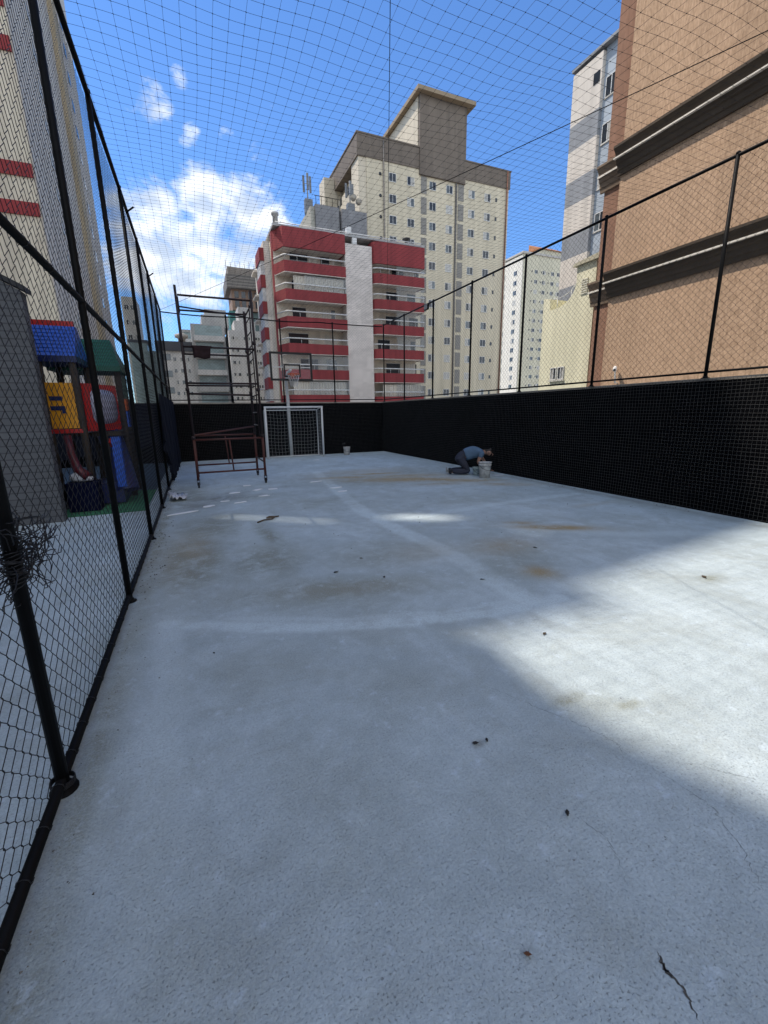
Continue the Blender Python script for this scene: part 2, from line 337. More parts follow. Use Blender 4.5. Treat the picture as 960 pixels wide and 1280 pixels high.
def build_floor():
    xs = np.concatenate([np.linspace(-14, -1.2, 12), np.arange(-1.0, 8.0, 0.03), np.linspace(8.2, 11.9, 6)])
    ys = np.concatenate([np.linspace(-14, -0.5, 14), np.arange(-0.4, 6, 0.02), np.arange(6, 17.6, 0.05)])
    X, Y = np.meshgrid(xs, ys); n = X.size
    V = np.stack([X.ravel(), Y.ravel(), np.zeros(n)], 1)
    idx = np.arange(n).reshape(X.shape)
    Q = np.stack([idx[:-1, :-1], idx[:-1, 1:], idx[1:, 1:], idx[1:, :-1]], -1).reshape(-1, 4)
    o = fastmesh('court_floor', V, Q, floor_material()); o['kind'] = 'structure'
    x, y = V[:, 0], V[:, 1]
    def seg(a, b):
        a = np.array(a); b = np.array(b); d = b-a; t = np.clip(((x-a[0])*d[0]+(y-a[1])*d[1])/(d@d), 0, 1)
        return np.hypot(x-a[0]-t*d[0], y-a[1]-t*d[1])
    def poly(pts):
        r = np.full(n, 99.)
        for a, b in zip(pts[:-1], pts[1:]): r = np.minimum(r, seg(a, b))
        return r
    wobn = .016*np.sin(x*5+2*np.sin(y*3))*np.sin(y*6+x*2)+.008*np.sin(x*23+y*17)+.006*np.sin(x*41-y*37)
    def soft(d, w, e): return np.clip((w+e*.8-d+wobn)/(e*.8), 0, 1)
    paint = np.zeros(n)
    lines = [([(2.96, 11.7), (2.55, 8), (2.4, 6.46), (2.47, 5), (2.55, 4.08), (2.47, 2.75), (2.50, 2.3)], .09, .09, .62),
             ([(-0.37, 3.52), (0.43, 3.07), (1.18, 2.79), (2.09, 2.59), (2.75, 2.57)], .05, .06, .62),
             ([(0.1, 3.4), (0.9, 3.0), (1.7, 2.76), (2.6, 2.68)], .02, .05, .4),
             ([(2.5, 5.7), (4.7, 5.98), (6.67, 6.05)], .07, .08, .45), ([(0.62, 7.06), (0.5, 5.4), (0.48, 4.3)], .12, .12, .3),
             ([(3.9, 4.7), (5.0, 3.7), (6.6, 3.0)], .06, .14, .3), ([(-0.3, 1.2), (-0.35, 6)], .05, .1, .25)]
    for p, w, e, s in lines: paint = np.maximum(paint, soft(poly(p), w, e)*s)
    def blob(cx, cy, rx, ry, s, rot=0, p=1.0):
        c_, s_ = math.cos(rot), math.sin(rot); u = ((x-cx)*c_+(y-cy)*s_)/rx; v = (-(x-cx)*s_+(y-cy)*c_)/ry
        return s*np.exp(-(u*u+v*v)**p)
    rust = np.zeros(n)
    for a in [(4.6, 9.3, 1.5, .40, .85, -.4), (3.4, 10.3, .9, .25, .7, -.3), (6.2, 7.6, .7, .25, .6, -.6), (5.2, 8.9, .9, .22, .95, -.45), (4.3, 10.6, .7, .2, .8, -.2), (1.2, 3.55, .7, .22, .12, -.25), (-.2, 5.6, .25, .7, .35), (-.35, 5.3, .25, 1.0, .2), (2.3, 4.2, .5, .35, .2), (4.45, 4.35, .55, .14, 1.0, -.55), (4.2, 4.75, .25, .09, .6, -.5), (3.05, 3.12, .16, .16, .8), (4.9, 9.8, 1.2, .35, .6, -.3), (5.7, 8.5, 1.0, .3, .75, -.5), (5.1, 8.3, .7, .2, .5, -.2),
              (4.0, 11.2, 1.6, .5, .35), (3.3, 4.0, .5, .3, .4), (6.2, 5.2, .5, .1, .3)]: rust = np.maximum(rust, blob(*a))
    dirt = np.zeros(n); DK = 1.7
    for a in [(3.6, 9.6, 1.5, 1.2, .4), (5.4, 10.2, 1.2, .8, .4), (1.9, 7.6, 1.2, .7, .3), (4.6, 6.6, 1.2, .5, .3), (2.9, 3.4, .5, .4, .4), (.2, 2.6, .5, .3, .25), (.4, 1.5, .35, .5, .22), (.9, 2.1, .3, .3, .2), (-.2, 1.0, .2, .5, .25), (1.0, 3.6, 1.1, .36, .55, -.25), (.55, 4.7, .5, .7, .6), (-.2, 5.1, .4, 1.1, .75), (.0, 6.6, .5, .8, .6), (.75, 5.8, .12, .9, .6, .1), (1.8, 4.4, .8, .5, .35), (-.3, 9.2, .5, 1.4, .55), (.9, 8.7, .9, .4, .4),
              (3.3, 7.5, .8, 1.2, .2), (4.4, 2.3, .16, .07, .7), (2.04, 1.37, .07, .03, .9), (1.78, 1.54, .1, .04, .8), (1.9, 1.45, .2, .1, .2), (-.62, 2.2, .09, 3.0, .5), (-.62, 6.2, .14, 4, .6), (1.1, 1.05, .6, .3, .12), (3.2, 3.6, .5, .5, .35)]: dirt = np.maximum(dirt, blob(*a))
    dark = np.zeros(n)
    for a in [(.3, 8.9, .5, .35, .7, .3), (.6, 9.3, .4, .2, .5), (-.1, 8.3, .35, .3, .5), (-.5, 10.2, .25, .9, .5), (1.6, 9.6, .5, .2, .25), (1.12, 1.47, .035, .018, .9), (.75, .71, .02, .012, .8), (2.0, 14, 1.2, .3, .2), (7.0, 6, .12, 6, .4)]: dark = np.maximum(dark, blob(*a))
    crack = np.zeros(n)
    def wig(p, k=14, s=.012):
        out = []
        for a, b in zip(p[:-1], p[1:]):
            for i in range(k): t = i/k; out.append((a[0]+(b[0]-a[0])*t+random.gauss(0, s), a[1]+(b[1]-a[1])*t+random.gauss(0, s)))
        return out+[p[-1]]
    crk = mat('crack_dark', (0.085, 0.082, 0.075), 0.95, 0.4, 60)
    def ribbon(p, w, k=10, j=.006):
        q = wig(p, k, j); m = MB(); vs = []; fs = []
        for i_, c in enumerate(q):
            a_ = Vector(q[max(i_-1, 0)]); b_ = Vector(q[min(i_+1, len(q)-1)]); d = (b_-a_).normalized(); nn_ = Vector((-d.y, d.x)); ww = w*random.uniform(.25, 1.0)*(math.sin(math.pi*min(1, max(0, i_/(len(q)-1))))**.5+.05)
            vs += [(c[0]+nn_.x*ww, c[1]+nn_.y*ww, .0012), (c[0]-nn_.x*ww, c[1]-nn_.y*ww, .0012)]
        for i_ in range(len(q)-1): fs.append((2*i_, 2*i_+1, 2*i_+3, 2*i_+2))
        m.add(vs, fs); m.build('crack', crk, o)
    ribbon([(1.115, .56), (1.095, .52), (1.10, .47), (1.07, .41)], .0050, 9, .003)
    ribbon([(1.105, .545), (1.09, .50)], .0065, 9, .004)
    for p, w_ in [([(1.42, 1.85), (1.54, 1.6), (1.68, 1.36), (1.73, 1.2), (1.70, 1.1)], .0010), ([(1.75, 1.05), (1.79, .82), (1.70, .64), (1.60, .52)], .0010), ([(1.25, .98), (1.28, .86), (1.2, .72)], .0010), ([(1.9, 1.0), (2.1, .8)], .001)]: ribbon(p, w_, 12, .006)
    for nm, a in (('paint', paint), ('rust', np.clip(rust*1.25, 0, 1)), ('dirt', dirt*DK), ('dark', dark*1.3)):
        at = o.data.attributes.new(nm, 'FLOAT', 'POINT'); at.data.foreach_set('value', np.clip(a, 0, 1).astype(np.float32))
    return o
build_floor()
conc = mat('grey_concrete', (0.30, 0.30, 0.29), 0.85, 0.15, 1.2, bump=0.3)
MB().box(-14, 11.9, -14, 17.6, ZG, -0.012).build('podium_deck', conc, kind='structure')

# ================================================================== COURT WALLS
black = mat('black_paint', (0.0022, 0.0024, 0.0034), 0.8, 0.3, 2.0, spec=0.06)
capm = mat('parapet_cap', (0.42, 0.38, 0.33), 0.8, 0.15, 2.0, spec=0.2)
netdark = mat('black_nylon', (0.058, 0.057, 0.056), 0.9, 0.2, 8, spec=0.04)
def wall_with_net(name, label, x0, x1, y0, y1, inner, nlabel, ngrp):
    t = thing(name, label, 'wall', ((x0+x1)/2, (y0+y1)/2, 0))
    MB().box(x0, x1, y0, y1, -0.01, HW-0.045).build('wall', black, t)
    e = 0.015
    MB().box(x0-e if inner != 'x' else x0+0.05, x1+e, y0-e if inner != 'y' else y0+0.05, y1+e, HW-0.045, HW-0.002).build('coping', capm, t)
    # square netting hung a few centimetres in front of the wall
    g = 0.055
    if inner == 'x':
        X = x0-0.03; ys = np.arange(y0+.02, y1-0.05, g); zs = np.arange(0.03, HW-.02, g)
        yy = np.linspace(y0, y1-.05, 90)
        hor = np.array([[(X+0.012*math.sin(y*2.1+z*3), y, z+0.006*math.sin(y*3+z*9)) for y in yy] for z in zs])
        ver = np.array([[(X+0.012*math.sin(y*2.1+z*3), y+0.006*math.sin(z*5+y*4), z) for z in np.linspace(0.03, HW-.02, 14)] for y in ys])
    else:
        Y = y0-0.03; xs = np.arange(x0+.05, x1-.05, g); zs = np.arange(0.03, HW-.02, g); xx = np.linspace(x0+.05, x1-.05, 50)
        x0_ = -0.6; xs = np.arange(x0_, x1-.05, g); xx = np.linspace(x0_, x1-.05, 50); hor = np.array([[(x, Y+0.012*math.sin(x*2.1+z*3), z+0.006*math.sin(x*3+z*9)) for x in xx] for z in zs])
        ver = np.array([[(x+0.006*math.sin(z*5+x*4), Y+0.012*math.sin(x*2.1+z*3), z) for z in np.linspace(0.03, HW-.02, 14)] for x in xs])
    nt_ = fastmesh('wall_netting', *joinw([wires(hor, 0.0028), wires(ver, 0.0026)]), netdark)
    tag(nt_, nlabel, 'netting', ngrp)
    return t
wall_with_net('parapet_wall', 'long black parapet wall along the right side of the court, under the brown building', XR+.04, XR+.24, -6, YD+.24, 'x',
              'square mesh black netting hung on the right hand black wall, sunlit at its near end', None)
wall_with_net('parapet_wall', 'black parapet wall across the far end of the court, behind the small white goal', -9.0, XR+.035, YD+.04, YD+.24, 'y',
              'square mesh black netting hung on the far end wall behind the goal', None)

# ================================================================== FENCES
steel = mat('black_steel', (0.0035, 0.0036, 0.004), 0.55, 0.2, 6, spec=0.12)
wirem = mat('black_wire', (0.007, 0.0075, 0.010), 0.5, 0.2, 12, spec=0.4)
def chain(axis, c, a0, a1, z0, z1, d=0.107, r=0.0020, off=0.0035):
    p = d/2; ks = np.arange(a0, a1-p, p); nz_ = int((z1-z0)/p)
    # points: hooking bends rounded by three points per bend
    zz = []; ff = []; oo = []
    for i in range(nz_+1):
        for dz, f, o_ in ((-0.10, 0.03, 0.55), (0.0, 0.0, 0.0), (0.10, 0.03, -0.55)):
            zz.append(z0+(i+dz)*p); ff.append((f if i % 2 == 0 else 1-f)); oo.append(o_)
    zz = np.array(zz); ff = np.array(ff); oo = np.array(oo)
    K = len(ks); P = np.zeros((K, len(zz), 3))
    wob = RNG.normal(0, 0.0012, (K, len(zz)))
    par = (np.arange(K) % 2)[:, None]
    fk = np.where(par == 0, ff[None, :], 1-ff[None, :])
    along = ks[:, None] + fk*p*1.06 - p*0.03 + wob
    # slow sag / bulge of the fabric
    bul = 0.012*np.sin(along*1.7)*np.sin((zz[None, :]-z0)*1.3) + off*1.3*oo[None, :]
    zs = np.repeat(zz[None, :], K, 0) + 0.010*np.sin(along*1.1+2*zz[None, :]*0.4)
    if axis == 'y': P[..., 0] = c+bul; P[..., 1] = along
    else: P[..., 1] = c+bul; P[..., 0] = along
    P[..., 2] = zs
    return wires(P, r, 3)
PR = 0.026
def post_mesh(x, y, z0, z1, base=True):
    m = MB(); m.tube([(x, y, z0), (x, y, z1)], PR, 12)
    m.lathe([(PR+.004, 0), (PR+.004, .02), (PR*0.6, .035)], x, y, z1-.005, 12)
    if base:
        m.lathe([(.055, 0), (.055, .008), (.034, .012), (.034, .03), (PR, .032)], x, y, z0, 16)
    return m
# left fence
lf = thing('chainlink_fence', 'tall black chain-link fence along the left side of the court, down to the floor', 'fence', (XL, 7, 0))
lposts = [-4.4, -2.27, -0.13, 2.0, 4.13, 6.27, 8.4, 10.53, 12.66, 14.8, YD-.02]
for y in lposts: post_mesh(XL, y, 0.0, HR+.02).build('post', steel, lf)
MB().tube([(XL, -4.4, HR), (XL, YD, HR)], 0.026, 10).build('top_rail', steel, lf)
def jitter_line(p0, p1, n, s):
    return [tuple(p0[k]+(p1[k]-p0[k])*i/n + random.gauss(0, s) for k in range(3)) for i in range(n+1)]
MB().tube([(XL, -4.4, 2.46), (XL, YD, 2.46)], 0.022, 10).build('middle_rail', steel, lf)
MB().tube([(XL, -4.4, 0.055), (XL, YD, 0.055)], 0.022, 10).build('bottom_rail', steel, lf)
fastmesh('wire_mesh', *chain('y', XL-0.030, -4.4, YD, 0.04, HR), wirem, lf)
for y in np.arange(0.2, 12.5, 0.37):       # ties round the bottom rail and rings of wire
    pass
m = MB()
for y in list(np.arange(-1, 12, 0.21)):
    m.tube([(XL+.025*math.cos(a), y+.004*a, .055+.025*math.sin(a)) for a in np.linspace(0, 2*math.pi, 9)], 0.0018, 4)
for y in list(np.arange(-1, 12, 0.43)):
    m.tube([(XL+.025*math.cos(a), y+.004*a, 2.46+.025*math.sin(a)) for a in np.linspace(0, 2*math.pi, 9)], 0.0018, 4)
m.build('tie_wires', wirem, lf, kind='stuff')
m = MB()
for k in range(4): 
    m.tube([(XL+.045*math.cos(a), 2.0+.045*math.sin(a), .034+.007*k) for a in np.linspace(0, 2*math.pi, 17)], 0.0032, 5)
m.build('wire_coil', wirem, lf)
# raised outrigger arms at the top of the far posts
for y in (12.66, 9.0):
    MB().tube([(XL, y, HR-.10), (XL+.13, y-.03, HR-.01)], 0.014, 8).build('bracket_arm', steel, lf)
# tangle of tie wire on the near left post
m = MB()
for k in range(115):
    c0 = Vector((XL+.0+random.gauss(0, .018), 1.99+random.uniform(-.07, .25), 1.05+random.gauss(0, .055)))
    pts = []; d = Vector((random.gauss(0, .25), random.gauss(0, 1), random.gauss(0, .22))).normalized()
    for i in range(7):
        pts.append(c0.copy()); d = (d+Vector((random.gauss(0, .22), random.gauss(0, .38), random.gauss(0, .22)))).normalized(); c0 = c0+d*random.uniform(.025, .06)
        c0.x = max(XL-.055, min(XL+.055, c0.x)); c0.z = max(.9, min(1.22, c0.z))
    m.tube(pts, 0.0022, 4)
for k in range(16):
    r_ = .032+.004*random.random(); z = .99+.007*k
    m.tube([(XL+r_*math.cos(a), 2.0+r_*math.sin(a), z+.01*math.sin(a+k)) for a in np.linspace(0, 2*math.pi, 11)], 0.0025, 4)
tag(m.build('wire_tangle', wirem), 'messy tangle of black tie wire wound on the nearest left fence post', 'wire')
# right fence on top of the parapet
rf = thing('chainlink_fence', 'black chain-link fence standing on the right hand parapet, before the brown wall', 'fence', (XR+.14, 6, HW))
RX = XR+.0
rposts = [YD-.05, 14.83, 12.73, 10.63, 8.53, 6.43, 4.33, 2.2, 0.1, -2.0, -4.1]
for y in rposts: post_mesh(RX+.06, y, HW-.004, HR+.02).build('post', steel, rf)
MB().tube([(RX+.06, -4.1, HR), (RX+.06, YD-.05, HR)], 0.024, 10).build('top_rail', steel, rf)
MB().tube([(RX+.06, -4.1, HW+.085), (RX+.06, YD-.05, HW+.085)], 0.017, 10).build('bottom_rail', steel, rf)
fastmesh('wire_mesh', *chain('y', RX+.06+.03, -4.1, YD-.05, HW+.07, HR), wirem, rf)
# far fence
ff_ = thing('chainlink_fence', 'black chain-link fence standing on the far end parapet, behind the hoop', 'fence', (3.2, YD+.08, HW))
for x in (1.33, 3.18, 5.18): post_mesh(x, YD+.09, HW-.004, HR-.02).build('post', steel, ff_)
sag = [(XL+(RX+.06-XL)*i/24, YD+.09, HR-.03-.05*math.sin(math.pi*((i % 8)/8))*(1 if i < 17 else .3)) for i in range(25)]
MB().tube(sag, 0.020, 8).build('top_rail', steel, ff_)
MB().tube([(XL, YD+.09, HW+.085), (RX+.06, YD+.09, HW+.085)], 0.017, 8).build('bottom_rail', steel, ff_)
fastmesh('wire_mesh', *chain('x', YD+.115, XL+.02, RX, HW+.07, HR-.03), wirem, ff_)

# ================================================================== OVERHEAD NET
netm = mat('net_twine', (0.016, 0.017, 0.022), 0.7, 0.2, 8, spec=0.2)
def netz(x, y):
    u = (x-XL)/(XR+.06-XL); v = (y+4.4)/(YD+4.4)
    return HR + 0.0 - 0.015*np.sin(np.pi*u)*np.abs(np.sin(y*1.475+.4))*0.8 - 0.03*np.sin(np.pi*u)*np.sin(np.pi*np.clip(v, 0, 1)) + 0.01*np.sin(x*5+y*3)
g = 0.13
xs = np.arange(XL+.02, XR+.05, g); yl = np.linspace(-4.4, YD, 160)
PX = np.zeros((len(xs), len(yl), 3)); PX[..., 0] = xs[:, None]+0.012*np.sin(yl[None, :]*2.3+xs[:, None]*1.7)+0.02*np.sin(yl[None, :]*.45); PX[..., 1] = yl[None, :]
PX[..., 0] = np.clip(PX[..., 0], XL, XR+.06); PX[..., 2] = netz(PX[..., 0], PX[..., 1])
ys = np.arange(-4.4, YD, g); xl = np.linspace(XL, XR+.06, 70)
PY = np.zeros((len(ys), len(xl), 3)); PY[..., 0] = xl[None, :]; PY[..., 1] = ys[:, None]+0.012*np.sin(xl[None, :]*2.9+ys[:, None]*1.3)+.03*np.sin(np.pi*(xl[None, :]-XL)/8); PY[..., 1] = np.minimum(PY[..., 1], YD+.05)
PY[..., 2] = netz(PY[..., 0], PY[..., 1])
lst = [wires(PX, 0.0014), wires(PY, 0.0014)]
# knots
kx, ky = np.meshgrid(xs, ys); kx = kx.ravel(); ky = ky.ravel()
kx2 = np.clip(kx+0.012*np.sin(ky*2.3+kx*1.7)+0.02*np.sin(ky*.45), XL, XR+.06); ky2 = np.minimum(ky+0.012*np.sin(kx2*2.9+ky*1.3)+.03*np.sin(np.pi*(kx2-XL)/8), YD+.05); kz = netz(kx2, ky2)
K = np.stack([np.stack([kx2-.006, ky2-.003, kz], 1), np.stack([kx2+.006, ky2+.003, kz], 1)], 1)
lst.append(wires(K, 0.0030))
tag(fastmesh('overhead_net', *joinw(lst), netm), 'dark square mesh sports net stretched flat over the whole court', 'net')
def cable(a, b, r, sg, label):
    a = Vector(a); b = Vector(b); n = 24
    tag(MB().tube([a+(b-a)*(i/n)-Vector((0, 0, sg*4*(i/n)*(1-i/n))) for i in range(n+1)], r, 6).build('support_cable', steel), label, 'cable', None)
cable((XR+.06, -2.0, HR+.02), (XL, YD-.1, HR-.02), 0.0045, 0.09, 'dark steel cable crossing diagonally under the overhead net, from near right to far left')
cable((-.3, -.9, HR+.03), (XR+.03, 16.3, HR), 0.0035, 0.05, 'dark steel cable under the net running from overhead to the far right corner')

# ================================================================== FLOODLIGHTS
def flood(x, y, z, label, s=1):
    t = thing('floodlight', label, 'floodlight', (x, y, z))
    MB().box(x-.09*s, x-.03*s, y-.12, y+.12, z-.16, z+.02).build('lamp_body', steel, t, .008)
    MB().box(x-.097*s, x-.0905*s, y-.10, y+.10, z-.14, z).build('lens', glass_mat('lamp_glass', (.25, .26, .28)), t)
    MB().tube([(x-.03*s, y-.08, z-.07), (x+.02*s, y-.08, z+.03), (x+.02*s, y+.08, z+.03), (x-.03*s, y+.08, z-.07)], .008, 6).build('bracket', steel, t)
flood(RX+.02, 13.0, 4.93, 'small black floodlight under the top rail of the right fence')

# ================================================================== BUILDINGS
def window_mesh(w, h, style=0, dark=(0.02, 0.03, 0.04)):
    """sliding window centred at origin in XZ facing -Y, frame 4 cm proud, recessed panes"""
    m = MB(); f = 0.05 if w > .6 else .03
    for (x0, x1, z0, z1) in ((-w/2, w/2, h/2-f, h/2), (-w/2, w/2, -h/2, -h/2+f), (-w/2, -w/2+f, -h/2+f, h/2-f), (w/2-f, w/2, -h/2+f, h/2-f), (-f/2, f/2, -h/2+f, h/2-f)):
        m.box(x0, x1, -0.035, 0.03, z0, z1, 0)
    m.box(-w/2+f, -f/2, -0.012, 0.03, -h/2+f, h/2-f, 1); m.box(f/2, w/2-f, -0.004, 0.03, -h/2+f, h/2-f, 2)
    m.box(-w/2-.04, w/2+.04, -0.06, 0.02, -h/2-.06, -h/2-.002, 3)
    return m
alum = mat('white_aluminium', (0.62, 0.62, 0.60), 0.45, 0.08, 2)
glassd = glass_mat('dark_glass', (0.016, 0.022, 0.03), 0.08); glassm = glass_mat('mid_glass', (0.10, 0.12, 0.13), 0.12)
curt = mat('window_curtain', (0.42, 0.41, 0.38), 0.6, 0.15, 3)
sill = mat('window_sill', (0.5, 0.48, 0.42), 0.7, 0.1, 2)
def window_set(parent, name, spots, w, h, face='-y', limit=100, sillmat=None):
    """spots: world (x,y,z) of window centres; variants of glazing shared between copies"""
    blind = mat('roller_blind', (.36, .35, .32), .7, .2, 3)
    vs = [[alum, blind, glassd, sillmat or sill], [alum, glassd, blind, sillmat or sill], [alum, glassd, glassd, sillmat or sill], [alum, glassm, glassd, sillmat or sill], [alum, curt, glassm, sillmat or sill], [alum, curt, curt, sillmat or sill]]
    protos = []; rnd = random.Random(len(spots))
    me_ = window_mesh(w, h); o0 = Vector(parent['_o'])
    for k, vm in enumerate(vs):
        me = bpy.data.meshes.new(name); me.from_pydata(me_.v, [], me_.f)
        for q in vm: me.materials.append(q)
        me.polygons.foreach_set('material_index', me_.mi); me.update(); protos.append(me)
    rot = {'-y': 0, '-x': -math.pi/2, '+x': math.pi/2}[face]
    for i, s in enumerate(spots[:limit]):
        o = bpy.data.objects.new(name, protos[rnd.choice([0, 1, 2, 2, 3, 3, 4, 5])]); C.objects.link(o); o.parent = parent
        o.location = Vector(s)-o0; o.rotation_euler = (0, 0, rot); o['_o'] = tuple(s)
    if len(spots) > limit:
        m = MB()
        cs, sn = math.cos(rot), math.sin(rot)
        for s in spots[limit:]:
            b0 = len(m.v); vv = [(v[0]*cs-v[1]*sn+s[0], v[0]*sn+v[1]*cs+s[1], v[2]+s[2]) for v in me_.v]
            for f, mi in zip(me_.f, me_.mi): pass
            m.v.extend(vv); m.f.extend([tuple(i+b0 for i in f) for f in me_.f]); m.mi.extend(me_.mi); m.sm.extend(me_.sm); m.n = len(m.v)
        m.build('far_windows', vs[1], parent, kind='stuff')

# ---- red balconied block
def red_block():
    Y = 52.0; t = thing('apartment_block', 'red and white apartment block with glazed balconies and a pale stair column', 'building', (19.5, Y+6, ZG))
    red = mat('red_render', (0.255, 0.038, 0.041), 0.75, 0.10, 1.0, stretch=(1, 1, .4), streak=0.22); redl = red
    wht = mat('cream_render', (0.74, 0.69, 0.62), 0.8, 0.1, 1.2, stretch=(1, 1, .3), streak=0.25); stair = tile_mat('stair_tiles', (0.62, 0.565, 0.515), (0.42, 0.38, 0.35), 0.6, 0.3)
    inner = mat('balcony_wall', (0.68, 0.61, 0.50), 0.8, 0.15, 1.5, streak=0.20); slab = mat('balcony_soffit', (0.68, 0.65, 0.60), 0.8, 0.1, 1)
    roofm = mat('roof_slab', (0.38, 0.38, 0.37), 0.8, 0.15, 1)
    body = MB(); body.box(10.0, 28.1, Y+2.0, Y+13, ZG, 21.0, 0); body.build('wall', inner, t)
    MB().box(17.93, 21.3, Y+.25, Y+1.995, ZG, 20.75).build('stair_column', stair, t)
    MB().box(9.9, 28.6, Y+.6, Y+13.2, 21.62, 21.85).build('roof', roofm, t)
    MB().box(14.5, 26.0, Y+4.0, Y+11, 21.853, 23.0).build('penthouse', mat('penthouse_glass', (0.12, .13, .15), .3, .3, 1), t)
    m = MB(); m.tube([(10.2, Y+.75, 22.05), (28.2, Y+.75, 22.05)], .05, 6)
    for x in np.arange(10.3, 28.3, 1.8): m.tube([(x, Y+.75, 21.86), (x, Y+.75, 22.05)], .03, 5)
    m.build('roof_railing', alum, t)
    # balcony outlines (plan) for left and right wings
    left = [(9.98, Y+2.0), (10.0, Y+1.9), (10.75, Y), (17.9, Y), (17.9, Y+2.0)]
    ca = [(21.33+.9-.9*math.cos(a), Y+.9-.9*math.sin(a)) for a in np.linspace(0, math.pi/2, 7)]
    right = [(21.33, Y+2.0)] + ca + [(28.3, Y), (28.3, Y+2.0)]
    def shell(pl, z0, z1, th, nm, mt):
        m = MB()
        # closed ring wall following the outline (open at the back)
        ins = []
        cx = sum(p[0] for p in pl)/len(pl)
        for i, p in enumerate(pl):
            a = Vector(pl[max(i-1, 0)]); b = Vector(pl[min(i+1, len(pl)-1)]); d = (b-a).normalized(); nrm = Vector((-d.y, d.x))
            if (Vector((cx, Y+3))-Vector(p)).dot(nrm) < 0: nrm = -nrm
            ins.append((p[0]+nrm.x*th, p[1]+nrm.y*th))
        k = len(pl); vs = [(*p, z0) for p in pl]+[(*p, z0) for p in ins]+[(*p, z1) for p in pl]+[(*p, z1) for p in ins]; fs = []
        for i in range(k-1):
            fs += [(i, i+1, 2*k+i+1, 2*k+i), (k+i, 3*k+i, 3*k+i+1, k+i+1), (i, k+i, k+i+1, i+1), (2*k+i, 2*k+i+1, 3*k+i+1, 3*k+i)]
        fs += [(0, 2*k, 3*k, k), (k-1, 2*k-1, 4*k-1, 3*k-1)]
        m.add(vs, fs); return m.build(nm, mt, t)
    def plate(pl, z0, z1, nm, mt):
        sh = [(p[0], p[1]+.06) if p[1] < Y+1.9 else p for p in pl]
        MB().prism(sh, 'z', z0, z1).build(nm, mt, t)
    rnd = random.Random(3)
    clear = mat('balcony_glass', (0.45, 0.48, 0.48), 0.05, 0.1, 2, alpha=0.17, spec=0.5)
    curtn = mat('balcony_curtain', (0.62, 0.58, 0.50), 0.8, 0.22, 6, stretch=(1, 1, .02))
    for wing, pl in (('l', left), ('r', right)):
        ztop = 21.5 if wing == 'l' else 21.35
        zb = 19.5 if wing == 'l' else 19.0
        shell(pl, zb, ztop, .25, 'parapet_band', red); plate(pl, zb+.02, zb+.18, 'soffit', slab)
        x0, x1 = pl[2 if wing == 'l' else 7][0], pl[-2][0]
        f0 = (18.15 if wing == 'l' else 17.95); pit = 2.87
        for k in range(9):
            z1 = f0-k*pit; z0 = z1-1.12
            shell(pl, z0, z1, .18, 'parapet_band', red); plate(pl, z0+.02, z0+.16, 'soffit', slab)
            shell([(p[0], p[1]+.02) for p in pl], z0-.07, z0-.002, .10, 'band_trim', wht)
            m = MB(); m.tube([(p[0], p[1]+.02, z1+.55) for p in pl[1:-1]] , .075, 6)
            for x in np.linspace(x0+.1, x1-.1, 6): m.tube([(x, Y+.06, z1), (x, Y+.06, z1+.52)], .022, 5)
            m.build('handrail', alum, t)
            zc = z1+1.50
            if k < 7:
                # what stands at the back of the balcony: door, curtains
                yb = Y+1.99
                xa = x0+rnd.uniform(.3, 3.6); wd = rnd.uniform(1.4, 2.6)
                MB().box(xa, min(xa+wd, x1-.2), yb-.05, yb, z1-1.1, zc-.12).build('balcony_door', glassd, t)
                MB().box(xa-.08, min(xa+wd, x1-.2)+.08, yb-.03, yb-.002, zc-.115, zc-.05).build('door_frame', alum, t)
                xb = x0+rnd.uniform(4.3, 5.4); MB().box(xb, xb+rnd.uniform(.7, 1.3), yb-.045, yb, z1-1.1, zc-.12).build('balcony_door', [glassd, glassm][k % 2], t)
                if rnd.random() < .7:
                    xc = x0+rnd.uniform(3.2, 5.0); MB().box(xc, min(xc+rnd.uniform(1., 1.9), x1-.15), yb-.07, yb-.055, z1-1.1, zc-.08).build('door_curtain', curtn, t)
                if rnd.random() < .55 or k > 4:
                    m = MB(); n = rnd.choice([5, 6, 7]); a = x0 if rnd.random() < .5 else x0+2.2
                    for i in range(n):
                        xw = (x1-a)/n; m.box(a+i*xw+.012, a+(i+1)*xw-.012, Y+.10, Y+.125, z1+.002, z1+1.555)
                    m.build('balcony_glazing', clear, t)
                if (k in (1, 5) and wing == 'l') or (k >= 5):
                    m = MB(); xa_, xb_ = (x0+1.0, x1-.2) if k < 5 else (x0+.3, x1-.3)
                    n = int((xb_-xa_)/.16); ps = [(xa_+(xb_-xa_)*i/n, Y+.35+.06*((i % 2)*2-1)) for i in range(n+1)]
                    for a, b in zip(ps[:-1], ps[1:]): m.add([(a[0], a[1], z1-.9), (b[0], b[1], z1-.9), (b[0], b[1], z1+1.5), (a[0], a[1], z1+1.5)], [(0, 1, 2, 3)])
                    m.build('balcony_curtain', curtn, t)
    # pier and sunlit side wall with small alternating balconies
    MB().box(9.93, 10.45, Y+2.05, Y+3.0, ZG, 21.6).build('corner_pier', red, t)
    MB().box(9.3, 9.99, Y+4.2, Y+12, ZG, 21.2).build('side_wall', wht, t)
    for k in range(10):
        z = 20.4-k*2.87
        MB().box(8.75, 9.285, Y+4.0, Y+7.2, z-1.35, z).build('side_parapet', red, t)
        MB().box(8.85, 9.285, Y+4.1, Y+7.1, z-2.85, z-1.36).build('side_glazing', mat('side_glass', (.50, .50, .49), .6, .3, 2), t)
        MB().box(8.70, 9.295, Y+9.0, Y+11.5, z-1.2, z-1.0).build('side_ledge', wht, t)
    MB().lathe([(.30, 0), (.30, 1.5), (.42, 1.55), (.42, 1.8), (.2, 1.85)], 10.6, Y+2.6, 21.85, 14).build('chimney', roofm, t)
